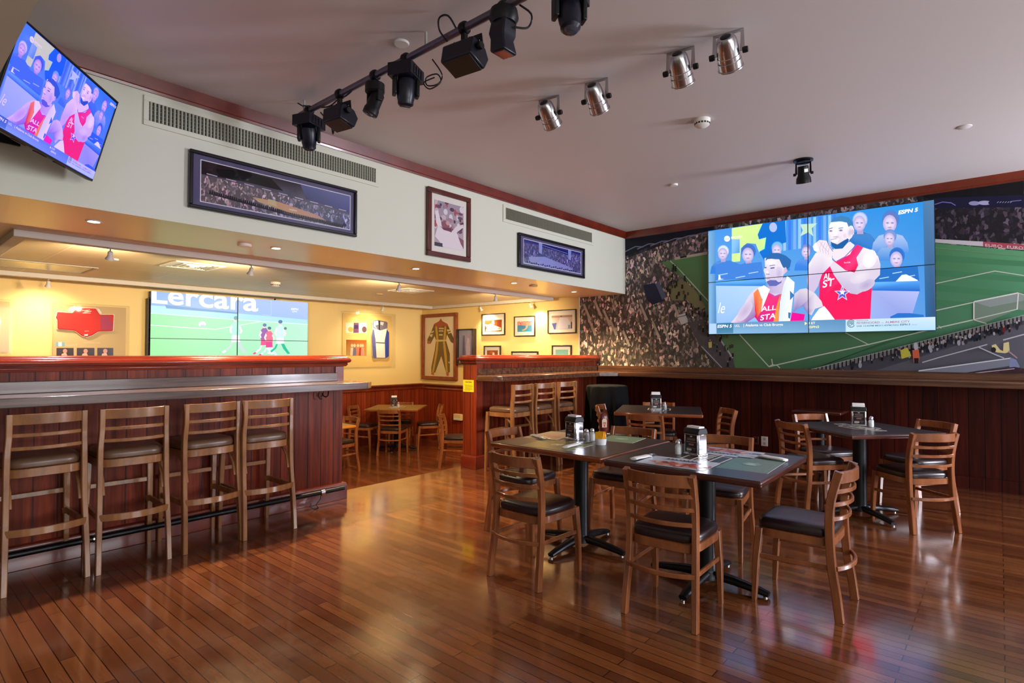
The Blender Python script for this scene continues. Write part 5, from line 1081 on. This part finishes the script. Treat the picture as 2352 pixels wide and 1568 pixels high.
def mover(label, y, lens, pan, tilt, dy=0, x=PX):
    """moving head: base box on the pipe, yoke and swivelling head"""
    t = thing('moving_head_light', label, 'stage light', (x, y, PZ), 0, 'stage lights on the pipe'); clamp(t)
    b = M(); b.x = Matrix.Rotation(R(pan), 4, 'Z'); b.box(-.085, -.075, -.125, .085, .075, -.05)
    for k in range(4): b.box(.086, -.055+.03*k, -.115, .09, -.04+.03*k, -.06); b.box(-.05+.03*k, -.079, -.112, -.035+.03*k, -.0745, -.062)
    b.build('base', m_nv, t, bev=.008)
    q = M(); q.x = Matrix.Rotation(R(pan+35), 4, 'Z')
    for s in (-1, 1): q.prism([(-.03, -.125), (.03, -.125), (.038, -.19), (.02, -.225), (-.02, -.225), (-.036, -.19)], s*.062-.012, s*.062+.012, 1) if False else q.box(-.03, s*.066-.011, -.22, .03, s*.066+.011, -.12)
    q.build('yoke', m_blkp, t, bev=.006)
    h = M(); h.x = Matrix.Translation((0, 0, -.185)) @ Matrix.Rotation(R(pan+35), 4, 'Z') @ Matrix.Rotation(R(tilt), 4, 'Y')
    h.lathe([(.03, .075), (.048, .06), (.054, .03), (.054, -.02), (.05, -.05), (.046, -.062), (.046, -.08), (.034, -.092)], 16)
    h.build('head', m_nv, t, smooth=30)
    l = M(); l.x = h.x; l.lathe([(.036, -.0925), (.030, -.097), (.01, -.099)], 16); l.build('lens', m_led, t, smooth=40)
    return t
def wash(label, y, w, pan, tilt):
    """flat wedge-shaped flood on a U bracket"""
    t = thing('flood_light', label, 'stage light', (PX, y, PZ), 0, 'stage lights on the pipe'); clamp(t)
    k = M(); k.x = Matrix.Rotation(R(pan), 4, 'Z')
    k.sweep([(0, -w/2-.01, -.135), (0, -w/2-.01, -.075), (0, w/2+.01, -.075), (0, w/2+.01, -.135)], .03, .008, (1, 0, 0)); k.build('bracket', m_blk, t)
    b = M(); b.x = Matrix.Translation((0, 0, -.15)) @ Matrix.Rotation(R(pan), 4, 'Z') @ Matrix.Rotation(R(tilt), 4, 'Y')
    b.prism([(-.075, .03), (-.03, .055), (.04, .055), (.085, .02), (.07, -.055), (-.06, -.065)], -w/2, w/2, 1); b.build('housing', m_nv, t, bev=.008)
    r = M(); r.x = b.x; r.box(-.055, -w/2+.012, -.0665, .062, w/2-.012, -.0585); r.build('front_glass', m_led if False else m_blkp, t, bev=.002)
    f = M(); f.x = b.x
    for i in (-1, 0, 1): f.box(-.05, i*w*.25-.002, .052, .05, i*w*.25+.002, .066)
    f.build('cooling_fin', m_blk, t)
    for s in (-1, 1): M().lathe([(.018, -.012), (.02, 0), (.018, .012)], 12, (0, s*(w/2+.018), -.135), 'Y').build('knob', m_blkp, t, smooth=40)
    return t
mover('black moving head light at the far end of the pipe, over the arena panorama', 3.70, 1, 20, -24)
wash('black flood light second from the far end of the pipe', 3.31, .17, 10, 14)
# slim three-lens spot
t = thing('led_spot', 'slim black spot with three bright lenses on the stage pipe', 'stage light', (PX, 2.92, PZ), 0, 'stage lights on the pipe'); clamp(t)
M().lathe([(.055, -.06), (.06, -.055), (.06, -.105), (.05, -.115)], 18).build('base', m_blkp, t, smooth=40); 
q = M()
for s in (-1, 1): q.box(-.02, s*.052-.008, -.17, .02, s*.052+.008, -.1)
q.box(-.02, -.06, -.108, .02, .06, -.1).build('yoke', m_blkp, t, bev=.004)
h = M(); h.x = Matrix.Translation((0, 0, -.165)) @ Matrix.Rotation(R(16), 4, 'Y') @ Matrix.Rotation(R(14), 4, 'X'); h.lathe([(.036, .06), (.042, .05), (.042, -.04), (.047, -.05), (.047, -.082), (.043, -.084)], 20); h.build('barrel', m_blkp, t, smooth=30)
for k in range(3):
    l = M(); l.x = h.x; l.lathe([(.013, -.0845), (.011, -.089), (.002, -.090)], 12, (.022*math.cos(2.1*k+.5), .022*math.sin(2.1*k+.5), 0)); l.build('lens', m_led, t, smooth=40)
mover('bluish moving head light with loops of cable, middle of the stage pipe', 2.615, 1, 24, -10)
wash('large black flood light with a cable loop, nearer on the stage pipe', 2.13, .20, 8, 20)
# barrel scanner
t = thing('barrel_light', 'black angular barrel light hanging from the near part of the pipe', 'stage light', (PX, 1.85, PZ), 0, 'stage lights on the pipe'); clamp(t)
M().lathe([(.03, .02), (.068, .012), (.074, -.03), (.06, -.055)], 20, (0, 0, -.03)).build('base', m_blkp, t, smooth=40)
b = M(); b.x = Matrix.Translation((0, 0, -.09)) @ Matrix.Rotation(R(6), 4, 'X'); b.rings([[(a*x, a2*y+o_, z) for x, y in ((-1, -1), (1, -1), (1, 1), (-1, 1))] for z, a, a2, o_ in ((.02, .05, .045, 0), (-.05, .052, .05, .006), (-.075, .044, .044, .004), (-.145, .052, .05, -.014))]); b.build('barrel', m_nv, t, bev=.012, seg=3)
o = M(); o.x = b.x; o.box(-.04, -.052, -.149, .04, .022, -.1445); o.build('lens', m_led, t, bev=.003)
mover('black moving head light cut by the upper edge of the view', 1.455, 1, 20, 12)
def cable(label, pts, r=.005):
    P = [Vector(q) for q in pts]; out = []
    for i in range(len(P)-1):
        p0, p1, p2, p3 = P[max(i-1, 0)], P[i], P[i+1], P[min(i+2, len(P)-1)]
        for k in range(5):
            u = k/5; out.append(.5*((2*p1)+(p2-p0)*u+(2*p0-5*p1+4*p2-p3)*u*u+(3*p1-p0-3*p2+p3)*u**3))
    out.append(P[-1])
    return tag(M().tube([tuple(q) for q in out], r, 6).build('cable', m_blkp, smooth=True), label, 'cable', 'cables on the stage pipe')
x = PX
cable('black cable strung along the far half of the stage pipe', [(x, 3.86, 3.2), (x+.02, 3.80, 3.16), (x-.03, 3.72, 3.13), (x+.02, 3.5, 3.075), (x+.03, 3.36, 3.10), (x-.01, 3.22, 3.06), (x+.03, 3.12, 3.12), (x+.02, 3.0, 3.07)])
cable('black cable drooping between the two far stage lights', [(x+.03, 3.60, 3.07), (x+.08, 3.55, 2.98), (x+.05, 3.47, 2.89), (x+.02, 3.40, 2.94)])
cable('coil of black cable hanging beside the middle moving head light', [(x+.10, 2.50, 3.10), (x+.15, 2.47, 3.02), (x+.13, 2.48, 2.96), (x+.09, 2.53, 2.95), (x+.09, 2.54, 3.0), (x+.13, 2.49, 3.02), (x+.14, 2.47, 2.97), (x+.10, 2.52, 2.93), (x+.08, 2.55, 2.97), (x+.12, 2.50, 3.0)], .004)
cable('black cable loop standing above the large flood light', [(x-.02, 2.24, 3.06), (x-.05, 2.27, 3.12), (x-.07, 2.25, 3.17), (x-.05, 2.20, 3.17), (x, 2.18, 3.10)])
cable('black cable looping off the barrel light toward the near end of the pipe', [(x+.02, 1.80, 2.99), (x+.08, 1.76, 3.0), (x+.08, 1.74, 3.06), (x+.01, 1.78, 3.12), (x-.02, 1.6, 3.13), (x+.02, 1.4, 3.12)])
# polished cans
def par(label, y, tilt, dx=0):
    t = thing('par_can', label, 'spotlight', (3.2+dx, y, ZC), R(8), 'polished ceiling spotlights')
    M().sweep([(0, -.075, -.125), (0, -.075, -.006), (0, .075, -.006), (0, .075, -.125)], .026, .006, (1, 0, 0)).build('yoke', m_alu, t)
    h = M(); h.x = Matrix.Translation((0, 0, -.125)) @ Matrix.Rotation(R(-tilt), 4, 'Y')
    h.lathe([(.03, .097), (.046, .094), (.055, .075), (.060, .03), (.060, -.005), (.063, -.008), (.063, -.03), (.061, -.033), (.066, -.036), (.066, -.075), (.071, -.078), (.071, -.083), (.063, -.083), (.058, -.06)], 28); h.build('can', m_alu, t, smooth=25)
    M_l = M(); M_l.x = h.x; M_l.lathe([(.055, -.062), (.04, -.068), (.001, -.07)], 24); M_l.build('lens', m_blkp, t, smooth=40)
    v = M(); v.x = h.x
    for k in range(4):
        a = R(200+9*k); v.cbox((.0535*math.cos(a), .0535*math.sin(a), .042), (.004, .004, .03), rz=a, ry=-.25)
    v.build('vent_slot', m_blkp, t)
    b = M(); b.x = h.x; b.lathe([(.026, .088), (.03, .1), (.02, .106)], 14).build('rear_cap', m_blkp, t, smooth=40)
    for s in (-1, 1): M().lathe([(.016, -.014), (.018, 0), (.016, .014)], 12, (0, s*.09, -.125), 'Y').build('knob', m_blkp, t, smooth=40)
par('polished can spotlight nearest the viewer, rightmost of the four in the row', 1.145, 50); par('polished can spotlight second from the viewer in the row of four', 1.43, 44); par('polished can spotlight third from the viewer in the row of four', 2.02, 48); par('polished can spotlight farthest from the viewer, nearest the stage pipe', 2.415, 50)
t = thing('black_spotlight', 'small black spotlight with a white sticker on the ceiling near the mural', 'spotlight', (5.79, 1.38, ZC), R(8))
M().lathe([(.085, -.012), (.085, 0)], 24).lathe([(.06, -.03), (.06, -.02)], 20).build('ceiling_plate', m_blk, t, smooth=40)
M().sweep([(0, -.06, -.13), (0, -.06, -.03), (0, .06, -.03), (0, .06, -.13)], .02, .006, (1, 0, 0)).build('yoke', m_blk, t)
h = M(); h.x = Matrix.Translation((0, 0, -.13)) @ Matrix.Rotation(R(-20), 4, 'Y'); h.lathe([(.04, .07), (.046, .065), (.048, -.01), (.062, -.04), (.066, -.085), (.058, -.085)], 22); h.build('can', m_blk, t, smooth=30)
q = M(); q.x = h.x; q.cbox((-.042, -.028, .03), (.004, .035, .03), rz=.6); q.build('sticker', m_white, t)
for s in (-1, 1): M().lathe([(.012, -.012), (.014, .012)], 10, (0, s*.072, -.13), 'Y').build('knob', m_blkp, t, smooth=40)
def smoke(label, x, y, z, r=.055):
    t = thing('smoke_detector', label, 'smoke detector', (x, y, z)); M().lathe([(r, 0), (r, -.018), (r*.92, -.024)], 24).build('base', m_white, t, smooth=40); M().lathe([(r*.92, -.024), (r*.9, -.045), (r*.62, -.058), (r*.1, -.062)], 24).build('dome', m_white, t, smooth=40)
    v = M()
    for k in range(16): a = 2*math.pi*k/16; v.cbox((r*.905*math.cos(a), r*.905*math.sin(a), -.036), (.004, r*.22, .012), rz=a)
    v.build('vent_slot', m_blkp, t)
smoke('white smoke detector on the main ceiling between the can lights and black spotlight', 4.275, 1.735, ZC, .062); smoke('white smoke detector on the tiled back room ceiling above the football screen', 3.54, 7.09, 2.29, .06)
def disc(name, label, x, y, z, r, h, m=None, cat='ceiling disc'): return tag(M().lathe([(r, 0), (r, -h*.5), (r*.9, -h), (.001, -h)], 24, (x, y, z)).build(name, m or m_white, smooth=40), label, cat)
disc('ceiling_speaker', 'round white disc flush on the ceiling left of the stage pipe', 2.065, 2.64, ZC, .045, .012); disc('sprinkler_plate', 'tiny white sprinkler plate on the main ceiling toward the bar corner', 5.725, 2.635, ZC, .04, .02); disc('sprinkler_plate', 'faint round cover plate on the right part of the main ceiling', 5.77, .195, ZC, .05, .008, m_ceil)
disc('sensor_disc', 'round cream sensor under the bulkhead beside the second downlight', 2.075, 4.69, ZS, .055, .02); disc('sensor_disc', 'round cream sensor under the bulkhead between the two downlights nearest the mural', 5.80, 4.63, ZS, .055, .018, mat('tan_disc', (190, 160, 110), .5)); disc('sensor_disc', 'round tan cover on the back room ceiling near the display case with vest', 5.27, 7.25, 2.29, .06, .015, MATS['tan_disc']); disc('sensor_disc', 'small round cover on the back room ceiling above the red jersey', 1.63, 6.55, 2.29, .05, .012)
# ------------------------------------------------------------------ recessed downlights, rail lamps, vents
m_glow = mat('lamp_glow', (255, 255, 255), .5, emit=(255, 226, 180), es=14); m_glow2 = mat('cool_glow', (255, 255, 255), .5, emit=(236, 226, 255), es=16)
def spot(name, loc, aim, energy, size, blend, col, rad=.03):
    d = bpy.data.lights.new(name, 'SPOT'); d.energy = energy; d.spot_size = R(size); d.spot_blend = blend; d.color = col; d.shadow_soft_size = rad
    o = bpy.data.objects.new(name, d); COL.objects.link(o); o.location = loc; o.rotation_euler = (Vector(aim[:3])-Vector(loc)).to_track_quat("-Z", "Y").to_euler(); return o
WARM = (1.0, .76, .46)
DL = [(1.046, 'bluish white downlight under the bulkhead, farthest from the mural'), (2.325, 'downlight under the bulkhead next to the cream sensor'), (3.848, 'downlight under the bulkhead above the doorway'), (5.437, 'downlight under the bulkhead, second from the mural'), (6.771, 'downlight under the bulkhead nearest the mural')]
for i, (x, lb) in enumerate(DL):
    t = thing('downlight', lb, 'ceiling light', (x, 4.655, ZS), 0, 'recessed bulkhead downlights'); M().lathe([(.045, 0), (.048, -.006), (.036, -.006), (.034, 0)], 24).build('rim', m_white, t, smooth=40); M().lathe([(.034, -.001), (.001, -.0015)], 20).build('lamp', m_glow2 if i == 0 else m_glow, t)
    spot('downlight_beam', (x, 4.655, ZS-.012), (x, 4.6, 0), 190 if i else 90, 118, .8, (1, .74, .42) if i else (.9, .86, 1))
def rail_lamp(label, x, y, aim):
    t = thing('rail_lamp', label, 'spotlight', (x, y, 2.236), math.atan2(aim[1]-y, aim[0]-x), 'small white lamps on the ceiling rail')
    M().lathe([(.006, 0), (.006, -.03)], 8).lathe([(.022, -.004), (.022, 0)], 14).build('stem', m_grey, t, smooth=40)
    h = M(); h.x = Matrix.Translation((0, 0, -.045)) @ Matrix.Rotation(R(-28), 4, 'Y'); h.lathe([(.012, .02), (.019, .012), (.019, -.02), (.032, -.045), (.033, -.05), (.027, -.048)], 18); h.build('head', m_white, t, smooth=40)
    l = M(); l.x = h.x; l.lathe([(.026, -.044), (.001, -.045)], 14); l.build('bulb', m_glow, t)
    p = h.x @ Vector((0, 0, -.06)); a = math.atan2(aim[1]-y, aim[0]-x); c, s = math.cos(a), math.sin(a)
    spot('rail_beam', (x+c*p.x, y+s*p.x, 2.236+p.z), aim, aim[3] if len(aim) > 3 else 30, 125, .9, WARM)
rail_lamp('white rail lamp on the front bar of the rail, nearest its left corner', 1.36, 5.54, (1.6, 8.9, 1.2, 100)); rail_lamp('white rail lamp on the front bar of the ceiling rail above the football screen', 2.52, 5.54, (2.4, 8.9, 1.2, 120)); rail_lamp('white rail lamp on the front bar of the rail beside the doorway ceiling vent', 4.32, 5.54, (5.3, 8.9, 1.0, 120)); rail_lamp('white rail lamp bent toward the doorway at the right end of the front bar', 6.06, 5.54, (7.4, 6.6, 1.2, 130))
rail_lamp('small rail lamp over the clear case with the red jersey', 1.465, 8.42, (1.5, 8.93, 1.5, 36)); rail_lamp('small rail lamp over the clear case with the vest', 6.21, 8.42, (6.2, 8.93, 1.5, 36)); rail_lamp('small rail lamp over the sepia pitcher photo', 7.37, 7.10, (7.55, 7.0, 1.5, 36)); rail_lamp('small rail lamp over the photo with the blue mitt', 7.37, 5.95, (7.55, 5.8, 1.5, 36))
def vent(label, x, y, s):
    t = thing('ceiling_vent', label, 'vent', (x, y, 2.29)); M().frame(-s, -s, s, s, .05, -.012, 0, 2).build('flange', m_white, t, bev=.003); b = M()
    for k in range(4):
        q = s-.06-.045*k; b.frame(-q, -q, q, q, .022, -.010-.003*k, -.004, 2)
    b.build('diffuser', m_white, t); M().box(-s+.04, -s+.04, -.003, s-.04, s-.04, -.001).build('dark_backing', m_blkp, t)
vent('square white air diffuser on the tiled ceiling in front of the football screen', 2.30, 6.40, .24); vent('square white air diffuser on the tiled ceiling above the doorway', 5.28, 6.50, .24)
t = thing('dark_ceiling_panel', 'dark recessed panel on the tiled ceiling near the left rail corner', 'ceiling panel', (1.15, 7.65, 2.29)); M().box(-.9, -.28, -.006, .52, .28, -.001).build('panel', mat('smoked_panel', (96, 78, 50), .2), t); M().frame(-.93, -.31, .55, .31, .03, -.009, -.001, 2).build('rim', m_grey, t)
# ------------------------------------------------------------------ daylight + render look
def area(name, loc, aim, sx, sy, energy, col):
    d = bpy.data.lights.new(name, 'AREA'); d.shape = 'RECTANGLE'; d.size = sx; d.size_y = sy; d.energy = energy; d.color = col
    o = bpy.data.objects.new(name, d); COL.objects.link(o); o.location = loc; o.rotation_euler = (Vector(aim)-Vector(loc)).to_track_quat('-Z', 'Z').to_euler(); return o
for a, b, e, c in ((-1.6, .6, 26, (.95, .96, 1)), (1.4, 3.6, 84, (.96, .97, 1)), (6.3, 7.4, 270, (.84, .87, 1))): area('window_daylight', ((a+b)/2, YN-.16, 1.7), ((a+b)/2-(1.5 if a > 5 else 0), 5, 2.3), b-a-.1, 1.9, e, c)
wd = bpy.data.worlds.new('world'); SC.world = wd; wd.use_nodes = True; wd.node_tree.nodes['Background'].inputs[0].default_value = (.8, .88, 1, 1); wd.node_tree.nodes['Background'].inputs[1].default_value = .6
SC.view_settings.view_transform = 'Standard'; SC.view_settings.look = 'None'; SC.view_settings.gamma = 1; SC.view_settings.use_curve_mapping = False; SC.view_settings.exposure = 0.62
SC.cycles.use_denoising = True; SC.cycles.max_bounces = 8; SC.cycles.transparent_max_bounces = 12; SC.cycles.sample_clamp_indirect = 6
